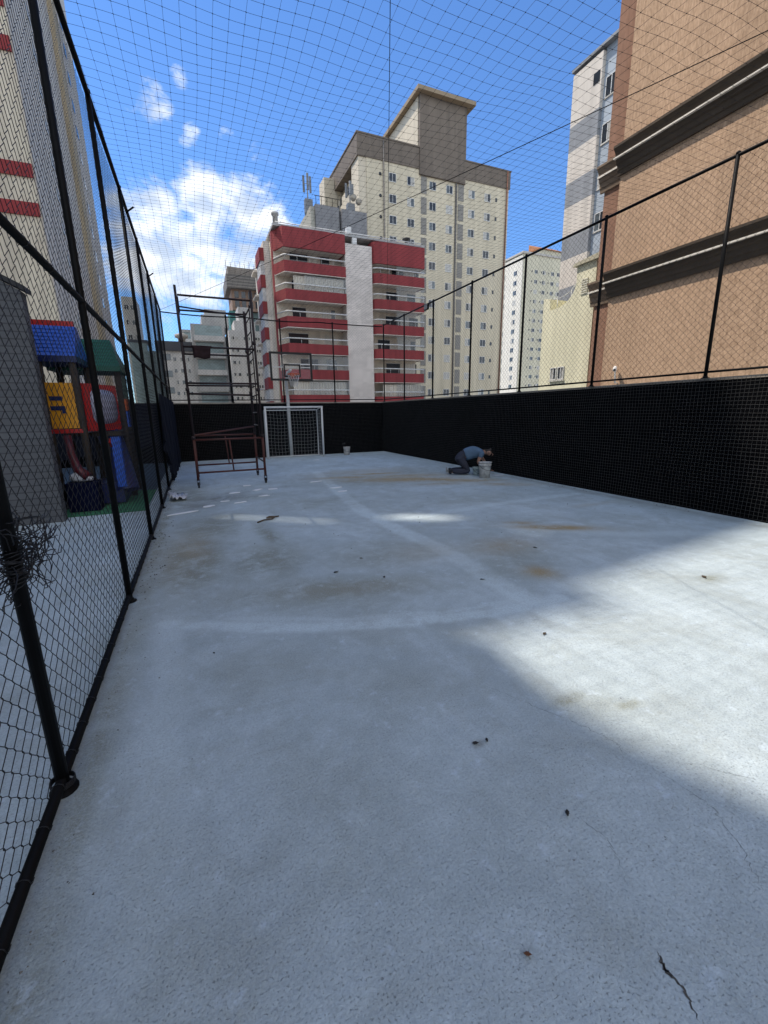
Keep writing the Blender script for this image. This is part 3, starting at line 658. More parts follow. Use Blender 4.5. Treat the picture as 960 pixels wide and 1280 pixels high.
    MB().lathe([(.18, 0), (.18, .7), (.5, .75), (.5, .9)], 26.6, Y+1.7, 21.85, 12).build('chimney', mat('dark_vent', (.03, .03, .03), .6), t)
    m = MB(); m.box(18.3, 18.9, Y+.5, Y+.9, 21.855, 22.6); m.box(18.95, 19.5, Y+.4, Y+.75, 20.85, 21.5); m.build('air_unit', alum, t)
red_block()

# ---- cream tower with brown crown
def cream_tower():
    Y = 70.0; t = thing('apartment_tower', 'tall cream apartment tower with brown roof band and raised lift housing', 'building', (40.7, Y+8, ZG))
    cream = mat('tower_cream', (0.55, 0.49, 0.365), 0.85, 0.06, 0.35, stretch=(1, 1, .3), streak=0.16); brown = mat('tower_brown', (0.155, 0.128, 0.103), 0.85, 0.1, .6, stretch=(1, 1, .2), streak=0.20)
    creamp = mat('tower_cream_pale', (0.54, 0.48, 0.37), 0.85, 0.06, 0.35, streak=0.14)
    strip = mat('stair_strip', (0.215, 0.205, 0.185), 0.8, 0.3, 3, stretch=(1, 1, 4))
    pipe = mat('rust_pipe', (0.16, 0.07, 0.045), 0.7, .2, 1)
    MB().box(27.95, 54.8, Y, Y+15, ZG, 39.4).build('wall', cream, t)
    MB().box(26.65, 27.945, Y+.08, Y+3.2, ZG, 39.4).build('corner_bay', creamp, t)
    MB().box(26.9, 27.94, Y+3.205, Y+14.8, ZG, 37.5).build('side_wall', creamp, t)
    MB().box(26.45, 37.0, Y-.12, Y+15.2, 39.405, 42.3).build('roof_band', brown, t); MB().box(45.6, 55.0, Y-.12, Y+15.2, 39.405, 42.0).build('roof_band', brown, t)
    MB().box(26.35, 37.0, Y-.2, Y+15.3, 42.305, 42.5).build('roof_coping', brown, t); MB().box(45.6, 55.1, Y-.2, Y+15.3, 42.005, 42.2).build('roof_coping', brown, t)
    MB().box(37.003, 45.597, Y-.3, Y+13.4, 38.6, 49.4).build('lift_housing', [brown], t)
    MB().box(36.9, 37.0, Y+.3, Y+13.2, 42.51, 49.3).build('lift_side', creamp, t)
    MB().box(36.2, 46.7, Y-1.2, Y+14, 49.405, 49.95).build('lift_roof', mat('ochre_slab', (.25, .195, .13), .8, .1, .5), t)
    pit = 2.95; z0 = 40.2-pit+2.5
    ztop = 37.6
    nfl = 13
    spots = []
    for k in range(nfl):
        z = 37.45-k*pit
        for x in (32.3, 35.5, 39.5, 42.7, 47.1, 50.35): spots.append((x, Y-.01, z))
    for x in (32.3, 35.5): spots.insert(0, (x, Y-.01, 37.45+0.0*pit)) if False else None
    window_set(t, 'window', spots, 1.25, 1.2)
    for k in range(nfl):
        z = 37.45-k*pit
        MB().box(52.0, 52.4, Y-.03, Y+.02, z-.35, z+.25).build('bathroom_window', glassd, t)
    ring = MB().lathe([(.2, 0), (.2, .01)], 0, 0, 0, 8)
    for k in range(9):
        z = 37.6-k*pit
        m = MB(); m.tube([(30.2, Y-.04, z), (30.2, Y+.02, z)], .24, 10); m.build('round_vent', glassd, t)
    for (x0, x1, zt) in ((37.35, 38.4, 38.55), (44.4, 45.5, 38.55)):
        for k in range(14):
            z = zt-k*pit
            MB().box(x0, x1, Y-.05, Y+.02, z-2.45, z).build('stair_grille', strip, t)
    m = MB()
    m.tube([(30.75, Y-.15, ZG), (30.75, Y-.15, 42)], .11, 6); m.tube([(43.95, Y-.12, ZG), (43.95, Y-.12, 38.5)], .16, 6); m.build('downpipe', mat('grey_pipe', (.13, .12, .11), .7), t)
    MB().tube([(54.3, Y-.2, ZG), (54.3, Y-.2, 42)], .12, 6).build('downpipe', pipe, t)
    for k in range(13):          # small windows on the sunlit side
        z = 37.0-k*pit
        MB().box(26.86, 26.92, Y+5, Y+6, z-.6, z+.6).build('side_window', glassd, t)
        MB().box(26.86, 26.92, Y+9, Y+10, z-.6, z+.6).build('side_window', glassd, t)
    MB().box(24.6, 27.9, Y+11.5, Y+14.5, ZG, 41.2).build('rear_shaft', creamp, t)
cream_tower()

# ---- grey concrete block with antennas between red block and tower
def grey_block():
    Y = 62.0 + 4; t = thing('concrete_block', 'bare grey concrete rooftop block rising behind the red apartment block', 'building', (21, Y+4, ZG))
    gc = mat('raw_concrete', (0.23, 0.23, 0.235), 0.9, 0.12, .8, streak=0.30); gc2 = mat('pale_concrete', (.36, .35, .30), .9, .1, .8)
    MB().box(18.5, 22.0, Y, Y+8, ZG, 30.2).build('wall', gc, t)
    MB().box(17.9, 18.495, Y+.4, Y+7.8, ZG, 30.0).build('side_wall', gc2, t)
    MB().box(22.2, 26.0, Y-.6, Y+3, ZG, 29.9).build('shaft', gc, t)
    MB().box(22.02, 22.18, Y+.3, Y+2, ZG, 30.6).build('joint_pipe', mat('dark_pipe', (.05, .05, .05), .7), t)
    m = MB(); 
    for x in np.arange(18.7, 22, .8): m.tube([(x, Y+.2, 30.2), (x, Y+.2, 31.3)], .04, 5)
    m.tube([(18.5, Y+.2, 31.3), (22.1, Y+.2, 31.3)], .04, 5); m.build('roof_railing', steel, t)
    for (x, yy, zb, hh, lb) in ((18.3, Y+3, 30.0, 5.2, 'taller antenna mast with panel aerials at the left edge of the grey concrete block'), (24.2, Y+1.4, 29.9, 4.6, 'antenna mast with round drums on the grey shaft beside the cream tower')):
        a = thing('antenna_mast', lb, 'antenna', (x, yy, zb))
        MB().tube([(x, yy, zb), (x, yy, zb+hh)], .09, 6).build('mast', conc, a)
        for i in range(3):
            an = i*2.1+.4; dx, dy = .55*math.cos(an), .55*math.sin(an)
            MB().box(x+dx-.14, x+dx+.14, yy+dy-.08, yy+dy+.08, zb+hh*.55, zb+hh*.95).build('antenna_panel', mat('aerial_grey', (.16, .17, .18), .6), a)
            MB().tube([(x, yy, zb+hh*.75), (x+dx, yy+dy, zb+hh*.75)], .04, 5).build('antenna_arm', conc, a)
        m = MB(); m.box(x-.5, x+.6, yy-.4, yy+.4, zb+.003, zb+hh*.35); m.build('cabinet', mat('aerial_grey', (.16, .17, .18), .6), a)
        if x > 20:
            for (dx, dz) in ((.35, 2.3), (1.15, 1.9)):
                MB().tube([(x+dx, yy-.75, zb+dz), (x+dx, yy-.35, zb+dz)], .42, 14).build('drum', mat('drum_cover', (.30, .27, .22), .7), a)
grey_block()

# ---- brown building on the right
def brown_building():
    X = 12.0; t = thing('stucco_building', 'big brown stucco building with dark moulded cornices along the right', 'building', (X+6, 0, ZG))
    st = mat('brown_stucco', (0.495, 0.328, 0.213), 0.9, 0.26, 19.0, bump=0.8, bscale=30, stretch=(1, 1, .3), col2=(0.62, 0.43, 0.29), spec=.15, detail=8, streak=0.14)
    rb = mat('brick_red_stucco', (0.30, 0.175, 0.122), 0.9, 0.12, 9.0, bump=0.5, bscale=16, stretch=(1, 1, .3), spec=.15, streak=0.15)
    co = mat('cornice_charcoal', (0.085, 0.064, 0.046), 0.75, 0.15, 2.0, stretch=(1, .05, 1), spec=.25, streak=0.20); wl = mat('cornice_white', (0.72, 0.68, 0.60), 0.7, .1, 2, spec=.2)
    MB().box(X, X+14, -16, 10.30, ZG, 24).build('wall', st, t)
    MB().box(X+.35, X+14, 10.303, 11.12, ZG, 24).build('end_wall', rb, t)
    # profile of the cornice: projections from the wall (outward = -X) against height
    prof = [(0, 0), (-.10, .0), (-.13, .10), (-.17, .13), (-.19, .25), (-.26, .29), (-.28, .37), (-.30, .38), (-.30, .44), (-.33, .46), (-.36, .53), (-.46, .61), (-.50, .63), (-.50, .69), (0, .71)]
    prof = [(a*.64, b) for a, b in prof]
    for zb in (4.89, 8.14, 15.2, 18.4):
        c_ = MB(); c_.prism([(X+p[0], zb+p[1]) for p in prof], 'y', -16, 10.34)
        c_.build('cornice', co, t)
        MB().box(X-.26, X-.17, -16, 10.37, zb+.388, zb+.425).build('cornice_fillet', wl, t)
        MB().prism([(X+.35+p[0]*.85, zb-.03+p[1]) for p in prof], 'y', 10.345, 11.24).build('cornice', mat('cornice_brown', (.22, .16, .11), .8, .1, 3), t)
        MB().box(X+.145, X+.17, 10.38, 11.26, zb+.355, zb+.405).build('cornice_fillet', wl, t)
brown_building()
def sec_cam():
    x, y, z = 12.0, 9.69, 2.72
    t = thing('security_camera', 'small white security camera mounted low on the brown stucco wall', 'camera', (x, y, z))
    w = mat('white_plastic', (.70, .70, .68), .4, .05, 3)
    MB().tube([(x, y, z-.35), (x-.10, y, z-.35), (x-.14, y, z-.1), (x-.14, y, z+.02)], .02, 8).build('bracket', w, t)
    MB().tube([(x-.10, y+.05, z+.10), (x-.30, y-.10, z+.02)], .055, 12).build('housing', w, t)
    MB().tube([(x-.302, y-.102, z+.019), (x-.315, y-.112, z+.014)], .035, 10).build('lens', glassd, t)
sec_cam()

# ---- cream annex with swept parapet
def annex():
    X = 13.0; t = thing('annex_building', 'pale yellow annex with a swept curved parapet, beyond the brown building', 'building', (X+3, 13, ZG))
    pc = mat('pale_yellow_render', (0.75, 0.715, 0.52), 0.88, 0.06, 1.2, stretch=(1, 1, .3), streak=0.18); pc2 = mat('annex_cap', (.44, .41, .30), .85, .1, 2)
    # outline in YZ: high block near, swept curve down, low wall, end pier
    pts = [(11.75, ZG), (11.75, 6.52), (12.62, 6.52)]
    pts += [(12.62+.93*(1-math.cos(a))*1.0+.0, 6.35-1.08*math.sin(a)*1.0) for a in np.linspace(0.0, math.pi/2, 10)]
    pts += [(13.80, 5.25), (13.80, 5.70), (14.15, 5.82), (14.15, ZG)]
    # reversed sweep: concave towards the sky
    pts = [(11.75, ZG), (11.75, 6.52), (12.60, 6.52), (12.60, 6.0)] + [(12.60+.95*math.sin(a), 6.0-.68*(1-math.cos(a))/1.0) for a in np.linspace(0, math.pi/2, 9)] + [(13.80, 5.30), (13.80, 5.74), (14.15, 5.82), (14.15, ZG)]
    pts = [(11.75, ZG), (11.75, 6.52), (12.60, 6.52), (12.58, 6.05)] + [(12.58+.95*(1-math.cos(a)), 6.05-.72*math.sin(a)) for a in np.linspace(0.1, math.pi/2, 9)] + [(13.80, 5.33), (13.80, 5.74), (14.15, 5.82), (14.15, ZG)]
    MB().prism(pts, 'x', X, X+6).build('wall', pc, t)
    m = MB(); m.prism([(11.55, 6.525), (12.70, 6.525), (12.66, 6.62), (11.55, 6.70)], 'x', X-.10, X+6.1); m.build('parapet_cap', pc2, t)
    # handrail following the sweep
    m = MB(); cu = [(X+.1, 12.58+.95*(1-math.cos(a)), 6.30-.60*math.sin(a)) for a in np.linspace(0.05, math.pi/2, 9)]
    m.tube(cu+[(X+.1, 13.72, 5.72)], .018, 6)
    for p in cu[4::4]: m.tube([p, (p[0], p[1], p[2]-.4)], .014, 5)
    m.build('handrail', alum, t)
    window_set(t, 'window', [(X-.01, 13.36, 2.96), (X-.01, 12.99, 2.96)], .30, .46, '-x')
    m = MB()
    for i in range(7): m.box(X-.03, X+.01, 12.05, 12.33, 5.55+i*.075, 5.59+i*.075)
    m.build('louvre_vent', mat('louvre', (.62, .6, .5), .6), t)
    d = thing('satellite_dish', 'round grey satellite dish on the roof of the pale yellow annex', 'dish', (X+.8, 11.75, 6.7))
    MB().lathe([(.02, 0), (.12, .015), (.22, .05), (.27, .09), (.265, .095), (.2, .06), (.1, .03)], 0, 0, 0, 18).build('tmp', mat('dish_grey', (.28, .27, .25), .5), None)
    o = bpy.data.objects['tmp']; o.name = 'dish'; o.parent = d; o.location = (0, .15, .30); o.rotation_euler = (R(70), 0, R(-60)); o['_o'] = d['_o']
    MB().tube([(X+.8, 11.9, 6.62), (X+.8, 11.9, 7.0)], .02, 6).build('mast', steel, d)
    MB().box(X+.5, X+1.0, 11.4, 11.62, 6.705, 7.05).build('mount_box', mat('aerial_grey', (.16, .17, .18), .6), d)
annex()

# ---- white banded tower, right
def banded_tower():
    X = 30.0; t = thing('banded_tower', 'white and grey banded tower with a blue window strip, above the annex', 'building', (X+8, 28, ZG))
    w = mat('band_white', (.62, .57, .50), .8, .06, .6, streak=0.16); g_ = mat('band_grey', (.26, .275, .29), .8, .08, .6, streak=0.18); blue = mat('band_bluegrey', (.33, .38, .43), .7, .1, .6)
    z = 27.0; i = 0
    while z > -6:
        h = 2.2 if i % 2 == 0 else 1.75
        if i == 0: h = 3.5
        MB().box(X, X+14, 28.2, 30.95, z-h, z-.001).build('wall_band', w if i % 2 == 0 else g_, t); z -= h; i += 1
    MB().box(X+.3, X+14, 20, 28.197, ZG, 27.2).build('window_strip', blue, t)
    MB().box(X-.1, X+14, 20, 31.05, 27.205, 27.4).build('roof', g_, t)
    spots = [(X+.29, 27.5, 24.6-2.95*k) for k in range(9)] + [(X+.29, 25.8, 24.6-2.95*k) for k in range(9)]
    window_set(t, 'window', spots, 1.0, 1.3, '-x')
    MB().box(X-.04, X+.0, 28.35, 28.9, 25.2, 25.9).build('bathroom_window', glassd, t)
banded_tower()

# ---- distant white tower, corner on
def far_white():
    Y = 120.0; t = thing('corner_tower', 'tall off-white tower with many tiny windows, seen between the cream tower and annex', 'building', (110, Y+10, ZG))
    w = mat('offwhite_render', (.66, .63, .55), .85, .05, .2, streak=0.16); gr = mat('greyish_render', (.54, .51, .39), .85, .05, .2, streak=0.16)
    MB().box(101, 126, Y, Y+21, ZG, 50).build('wall', gr, t)
    MB().box(100.6, 100.995, Y+.1, Y+21, ZG, 49.6).build('side_wall', w, t)
    MB().box(100.4, 126.3, Y-.3, Y+21.2, 50.005, 50.6).build('roof', mat('far_roof', (.4, .38, .35), .8), t)
    MB().box(108, 117.5, Y+1.0, Y+5, 50.605, 52.4).build('penthouse', gr, t)
    MB().prism([(Y+.4, 52.403), (Y+5.5, 52.403), (Y+5.5, 54.8)], 'x', 107.5, 118).build('tiled_roof', tile_mat('clay_tiles', (.40, .17, .06), (.25, .11, .05), .4, .3), t)
    sp = []
    for k in range(15):
        z = 45.2-k*2.95
        for x in (106.3, 113.2, 115.7): sp.append((x, Y-.01, z))
    for k in range(15):
        z = 45.2-k*2.95
        sp.append((109.6, Y-.01, z))
    window_set(t, 'window', sp, 1.3, 1.1)
    sp = [(100.59, Y+d, 45.0-k*2.95) for k in range(15) for d in (3.2, 9, 15)]
    window_set(t, 'side_window', sp, 1.6, 1.4, '-x')
    m = MB()
    for k in range(15):
        for x in (104.5, 108.3, 111.4): m.box(x, x+.35, Y-.03, Y+.01, 45-k*2.95, 45.5-k*2.95)
    m.build('vent_openings', glassd, t, kind='stuff')
far_white()
# ---- left beige tower
def beige_tower():
    Y = 50.0; X = -10.42; t = thing('beige_tower', 'huge beige tower with dark red floor stripes behind the left fence', 'building', (-24, 66, ZG))
    bf = mat('beige_render', (.66, .585, .475), .85, .15, .22, col2=(.76, .70, .55), stretch=(1, 1, .6), streak=0.22); bs = mat('stained_grey_render', (.62, .55, .47), .88, .2, .30, stretch=(1, .9, .06), col2=(.70, .64, .555), streak=0.30)
    br = mat('tower_brown_stain', (.45, .37, .25), .9, .35, .6, stretch=(1, 1, .1)); rd = mat('dark_red_stripe', (.26, .035, .038), .8, .15, .8)
    MB().box(-40, X, Y, 82, ZG, 60).build('wall', bf, t)
    MB().box(X+.003, X+.10, Y, 82, ZG, 60).build('side_wall', bs, t)
    MB().box(X+.102, X+.55, 68.5, 71.0, ZG, 60).build('service_riser', br, t)
    for k in range(-1, 9):
        zt = 22.45+2.93*k if k in (-1, 0, 3, 4, 7, 8) else None
        if zt is None: continue
        MB().box(-13.6 if k < 3 else -12.2, X-.02, Y-.14, Y-.003, zt-1.02, zt).build('floor_stripe', rd, t)
    for k in range(-4, 13):
        z = 20.4+2.93*k
        MB().box(X+.102, X+.16, 57, 58.0, z-.7, z+.5).build('side_window', curt, t)
        MB().box(X+.102, X+.16, 75.5, 76.6, z-.7, z+.5).build('side_window', glassm, t)
beige_tower()

# ---- made-up slab left of the court, out of view, shaped to shade the court
def shade_slab():
    t = thing('sun_blocker_slab', 'broad plain slab added out of view left of the court to shade most of it', 'building', (-22, 26, ZG))
    w = mat('slab_render', (.42, .41, .39), .85, .08, .3, streak=0.20)
    MB().box(-36, -10, 20.35, 33, ZG, 34.0).build('wall', w, t)
    prof_ = [(-10, 47.6), (-14.2, 48.83), (-19.37, 50.5), (-19.45, 51.5), (-36, 52)]
    top = lambda x: float(np.interp(-x, [-p_[0] for p_ in prof_], [p_[1] for p_ in prof_]))
    cuts = [-10, -14.2, -14.9, -15.8, -15.95, -16.5, -19.37, -19.45, -36]
    holes = {-14.9: [(40.7, 43.3)], -15.95: [(37.0, 41.4), (45.4, 46.7)]}  # slits cut in the added screen so thin sun strips reach the floor
    m = MB()
    for a, b_ in zip(cuts[:-1], cuts[1:]):
        z0 = ZG
        for lo, hi in holes.get(a, []): m.prism([(a, z0), (a, lo), (b_, lo), (b_, z0)], 'y', 20, 20.34); z0 = hi
        m.prism([(a, z0), (a, top(a)), (b_, top(b_)), (b_, z0)], 'y', 20, 20.34)
    m.build('sun_slit_screen', w, t)
    MB().box(-10.3, -10.0, 20.35, 33, 34.003, 47.5).build('sun_block_screen', w, t)
    window_set(t, 'window', [(-12-4*i, 19.97, 26-3*k) for k in range(10) for i in range(6)], 1.5, 1.3)
    t2 = thing('sun_blocker_block', 'plain block added out of view left of the court to bound the sunlit patch', 'building', (-17, 0, ZG))
    p = [(-11.4, 12.4), (-10.50, 11.8), (-10.54, 11.33), (-10.47, 10.85), (-10.25, 10.34), (-10.0, 9.6), (-10.0, -13.9), (-24, -13.9), (-24, 12.4)]  # added sun blocker, its outline cut for the near edge of the sunlit patch
    MB().prism(p, 'z', ZG, 27.6).build('wall', w, t2)
    MB().prism(p, 'z', 27.603, 28.0).build('roof', conc, t2)
shade_slab()

# ---- distant buildings left of centre
def simple_tower(name, label, x0, x1, y, depth, top, wallm, cols, pit, ww, wh, z_first, nfl, extra=None, roof=None):
    t = thing(name, label, 'building', ((x0+x1)/2, y+depth/2, ZG))
    MB().box(x0, x1, y, y+depth, ZG, top).build('wall', wallm, t)
    if roof is not None: MB().box(x0-.2, x1+.2, y-.2, y+depth, top+.003, top+.5).build('roof', roof, t)
    if cols: window_set(t, 'window', [(x, y-.01, z_first-k*pit) for k in range(nfl) for x in cols], ww, wh)
    if extra: extra(t)
    return t
wf = mat('far_white_wall', (.56, .55, .53), .85, .06, .3, streak=0.20); gf = mat('far_grey_wall', (.40, .40, .39), .85, .12, .4, streak=0.20); teal = mat('teal_glass', (.22, .29, .295), .25, .3, .7, stretch=(1, 1, 2))
drk = mat('dark_band', (.06, .065, .075), .7, .2, .5); netg = mat('green_netting', (.07, .20, .19), .8, .25, 1.2)
def ex1(t):
    MB().box(-5.2, 1.7, 89.5, 98, 13.0, 14.6).build('roof_band', drk, t)
    MB().box(-7.5, -4.31, 90.1, 97, ZG, 12.9).build('glass_strip', teal, t)
    for k in range(7): MB().box(-4.3, -2.9, 89.9, 90.02, 11.4-k*2.9, 12.5-k*2.9).build('window', glassm, t)
    m = MB(); m.lathe([(.6, 0), (.65, .8), (1.15, 1.0), (1.15, 1.5), (.5, 1.7)], 0, 0, 0, 16); m.v = [(v[0]-.8, v[1]+93, v[2]+14.8) for v in m.v]; m.build('water_tank', mat('tank_render', (.42, .38, .33), .8), t)
simple_tower('office_building', 'low white building with a dark roof band, left of the scaffold', -4.3, 1.2, 90, 8, 13.0, wf, (-2.3, -1.2, -.1), 2.0, .5, .7, 11.6, 5, ex1)
def ex2(t):
    m = MB()
    for k in range(9):
        z = 15.4-k*2.9
        MB().box(1.3, 6.3, 86.6, 88.0, z-.9, z).build('balcony', [wf, gf][k % 2], t)
        MB().box(1.5, 6.1, 87.96, 88.01, z+.03, z+1.9).build('balcony_glazing', teal, t)
    MB().box(2.9, 7.6, 90.5, 98, 17.5, 19.6).build('stepped_top', gf, t); MB().box(3.6, 7.4, 92, 98, 19.61, 20.9).build('stepped_top', gf, t)
simple_tower('balcony_tower', 'grey tower of stacked balconies with a stepped top, behind the scaffold', 0.9, 6.6, 88, 10, 17.5, gf, None, 2.9, 1, 1, 12, 6, ex2)
def ex3(t):
    MB().box(8.0, 11.6, 84.6, 90, 16.2, 17.8).build('stepped_top', wf, t); MB().box(8.9, 11.2, 85.2, 90, 17.81, 20.2).build('stepped_top', wf, t)
simple_tower('white_tower', 'white stepped tower dotted with small dark windows, behind the scaffold', 6.9, 13.7, 84, 8, 16.1, wf, (7.5, 8.2, 9.6, 10.2, 11.5, 12.1, 13.1), 2.05, .5, .55, 14.8, 8, ex3)
def ex4(t):
    cs = mat('raw_slab', (.27, .24, .21), .9, .2, .6); br = mat('orange_brick', (.27, .185, .14), .9, .2, 1)
    MB().box(9.0, 16.9, 99.0, 108, 29.0, 30.6).build('floor_slab', cs, t); MB().box(8.6, 17.3, 98.2, 108, 26.6, 29.0).build('scaffold_deck', mat('deck_boards', (.155, .145, .135), .9, .3, 1.5, stretch=(1, 1, 5)), t)
    MB().box(9.4, 16.5, 99.3, 107, 22.6, 26.59).build('brick_storey', br, t)
    for k in range(5): MB().box(10.0+k*1.35, 10.8+k*1.35, 99.2, 99.31, 23.2, 24.5).build('opening', glassd, t); MB().box(10.0+k*1.35, 10.8+k*1.35, 99.2, 99.31, 25.0, 26.2).build('opening', glassd, t)
    MB().box(8.7, 10.3, 99.4, 104, 16.0, 22.5).build('safety_netting', netg, t)
    m = MB()
    for x in np.arange(8.7, 17.3, .9): m.tube([(x, 98.3, 29), (x, 98.3, 31.4+.3*math.sin(x*3))], .05, 5)
    m.tube([(8.6, 98.3, 30.4), (17.3, 98.3, 30.2)], .05, 5); m.build('edge_scaffold', cs, t)
    for k in range(4): MB().box(8.62, 17.28, 98.17, 98.199, 26.8+k*.55, 27.0+k*.55).build('deck_rail', mat('pale_board', (.26, .24, .215), .9), t)
simple_tower('unfinished_tower', 'unfinished concrete tower with brick storey and green netting, left of the red block', 9.0, 16.8, 100, 8, 22.5, mat('netted_concrete', (.115, .165, .165), .85, .25, 1.2, stretch=(1, 1, .4)), (11.2, 12.8, 14.4, 15.8), 2.9, 1.1, 1.3, 20.8, 10, ex4)
def ex5(t):
    for k in range(10):
        z = 17.2-k*2.3
        MB().box(-.6, 3.4, 103.2, 104.0, z-.75, z).build('balcony', wf, t)
        MB().box(-.4, 1.3, 103.95, 104.01, z+.02, z+1.45).build('balcony_glazing', teal, t); MB().box(1.5, 3.2, 103.95, 104.01, z+.02, z+1.45).build('balcony_glazing', glassm, t)
simple_tower('pale_tower', 'far pale tower with stacked white balconies, rising behind the dark roof band building', -.9, 3.8, 104, 8, 18.6, wf, None, 2.9, 1, 1, 12, 6, ex5, gf)
simple_tower('grey_tower', 'narrow grey tower seen through the left fence, next to the beige tower', -11.4, -8.8, 108, 8, 25.5, mat('far_grey2', (.48, .46, .42), .85, .1, .4), (-10.6, -9.5), 2.9, .8, 1.0, 23.5, 10)
simple_tower('teal_tower', 'teal glass tower seen through the left fence, right of the narrow grey tower', -10.2, -7.2, 100, 8, 15.6, teal, None, 2.9, 1, 1, 12, 6, None, drk)

# ================================================================== LEFT YARD
turf = mat('green_turf', (0.035, 0.16, 0.075), 0.95, 0.35, 30, bump=.5, bscale=90)
o = MB().box(-6.5, -0.95, 8.30, 10.6, 0.004, 0.018).build('turf_mat', turf); tag(o, 'strip of green artificial turf in front of the playhouse, behind the left fence', 'turf mat')
o = MB().box(-6.5, -0.95, 10.603, 16.7, 0.004, 0.014).build('rubber_mat', mat('blue_rubber', (.035, .06, .085), .85, .2, 6)); tag(o, 'dark blue-grey rubber play surface beyond the green turf', 'rubber mat')
def clad_wall():
    t = thing('cladded_wall', 'grey wall with horizontal cladding and a sloping black top edge, behind the left fence', 'wall', (-4.2, 8.1, 0))
    cl = tile_mat('grey_cladding', (.085, .088, .095), (.045, .045, .05), 60.0, .10, rough=.6, mortar=.010)
    MB().prism([(-2.06, -.01), (-2.06, 3.34), (-4.6, 4.72), (-4.6, -.01)], 'y', 8.0, 8.2).build('wall', cl, t)
    MB().prism([(-2.0, 3.33), (-2.0, 3.40), (-4.6, 4.81), (-4.6, 4.73)], 'y', 7.95, 8.25).build('top_edge', mat('shed_edge', (.02, .02, .022), .6), t)
clad_wall()
def playhouse():
    t = thing('playhouse', 'plastic and log climbing playhouse with blue and green roofs behind the left fence', 'playhouse', (-1.9, 10.3, 0))
    blue = mat('blue_plastic', (.012, .075, .42), .35, .08, 2); dblue = mat('dark_blue_plastic', (.005, .012, .075), .4, .1, 2); grn = mat('green_plastic', (.006, .10, .06), .4, .1, 2)
    red = mat('red_plastic', (.42, .018, .016), .35, .1, 2); yel = mat('yellow_plastic', (.62, .27, .010), .4, .08, 2); log = mat('brown_log', (.035, .025, .018), .8, .3, 6)
    clearp = mat('clear_bubble', (.30, .33, .42), .12, .2, 3, alpha=.75, spec=.8)
    def hip(cx, cy, w, d, z0, z1, rw, mt, nm, trim=None):
        m = MB(); b = [(cx-w/2, cy-d/2, z0), (cx+w/2, cy-d/2, z0), (cx+w/2, cy+d/2, z0), (cx-w/2, cy+d/2, z0)]
        q = [(cx-rw/2, cy-.06, z1), (cx+rw/2, cy-.06, z1), (cx+rw/2, cy+.06, z1), (cx-rw/2, cy+.06, z1)]
        m.add(b+q, [(3, 2, 1, 0), (4, 5, 6, 7), (0, 1, 5, 4), (1, 2, 6, 5), (2, 3, 7, 6), (3, 0, 4, 7)])
        n = 8                                 # raised roof-tile ribs on the front slope
        for i in range(1, n):
            f = i/n; y = b[0][1]+(q[0][1]-b[0][1])*f; z = z0+(z1-z0)*f; xa = b[0][0]+(q[0][0]-b[0][0])*f; xb = b[1][0]+(q[1][0]-b[1][0])*f
            m.box(xa+.02, xb-.02, y-.014, y+.004, z-.012, z+.006)
        r = m.build(nm, mt, t)
        MB().box(cx-w/2-.01, cx+w/2+.01, cy-d/2-.01, cy+d/2+.01, z0-.10, z0-.002).build('roof_rim', trim or mt, t)
        return r
    hip(-2.06, 9.45, .66, 1.0, 2.60, 3.13, .62, blue, 'roof', dblue)
    MB().box(-2.37, -1.77, 9.42, 9.47, 3.132, 3.22).build('roof_ridge', red, t)
    hip(-1.80, 10.45, 1.15, 1.1, 2.55, 3.08, .80, grn, 'roof', grn)
    for (x, y, h) in ((-2.27, 9.0, 2.5), (-1.80, 9.0, 2.5), (-2.2, 9.9, 2.5), (-1.78, 9.92, 2.5), (-1.30, 10.0, 2.45), (-1.32, 10.9, 2.45), (-2.15, 10.9, 2.45), (-1.55, 9.25, 1.3)):
        MB().tube([(x, y, 0), (x, y, h)], .055, 10).build('post', log, t)
    # yellow panel with a cut-out number shape
    m = MB(); m.box(-2.235, -1.835, 8.97, 9.0, 1.42, 2.17); m.build('panel', yel, t)
    m = MB(); m.box(-2.20, -2.02, 8.955, 8.968, 1.88, 1.95); m.box(-2.20, -2.00, 8.955, 8.968, 1.72, 1.79); m.box(-2.05, -2.0, 8.955, 8.968, 1.67, 1.72); m.build('panel_marks', dblue, t)
    MB().box(-2.26, -1.8, 8.94, 8.99, 1.34, 1.405).build('panel_ledge', red, t)
    # red panel with bubble window on the right face, turned
    m = MB()
    P0, P1 = Vector((-1.74, 9.03)), Vector((-1.36, 9.75))
    def pan(a, b, z0, z1, th, nm, mt):
        d = (b-a).normalized(); nrm = Vector((d.y, -d.x))*th
        mm = MB(); mm.prism([tuple(a), tuple(b), tuple(b+nrm), tuple(a+nrm)], 'z', z0, z1); return mm.build(nm, mt, t)
    pan(P0, P1, 1.36, 2.17, .04, 'panel', red)
    dd = (P1-P0).normalized(); nr = Vector((dd.y, -dd.x))
    cx, cy = (P0+P1)/2 + nr*.045
    m = MB(); vs = []; fs = []; n = 20
    for i in range(6):
        a = i/5*math.pi/2
        for j in range(n):
            b = 2*math.pi*j/n; sx = math.copysign(abs(math.cos(b))**.5, math.cos(b)); sz = math.copysign(abs(math.sin(b))**.5, math.sin(b))
            q = Vector((cx, cy)) + dd*(.30*math.cos(a)*sx) + nr*(.15*math.sin(a)); vs.append((q.x, q.y, 1.78+.31*math.cos(a)*sz))
    for i in range(5):
        for j in range(n): fs.append((i*n+j, i*n+(j+1) % n, (i+1)*n+(j+1) % n, (i+1)*n+j))
    m.add(vs, fs, 0, True); m.build('bubble_window', clearp, t)
    MB().box(-1.75, -1.30, 9.35, 9.60, 1.26, 1.34).build('deck', log, t)
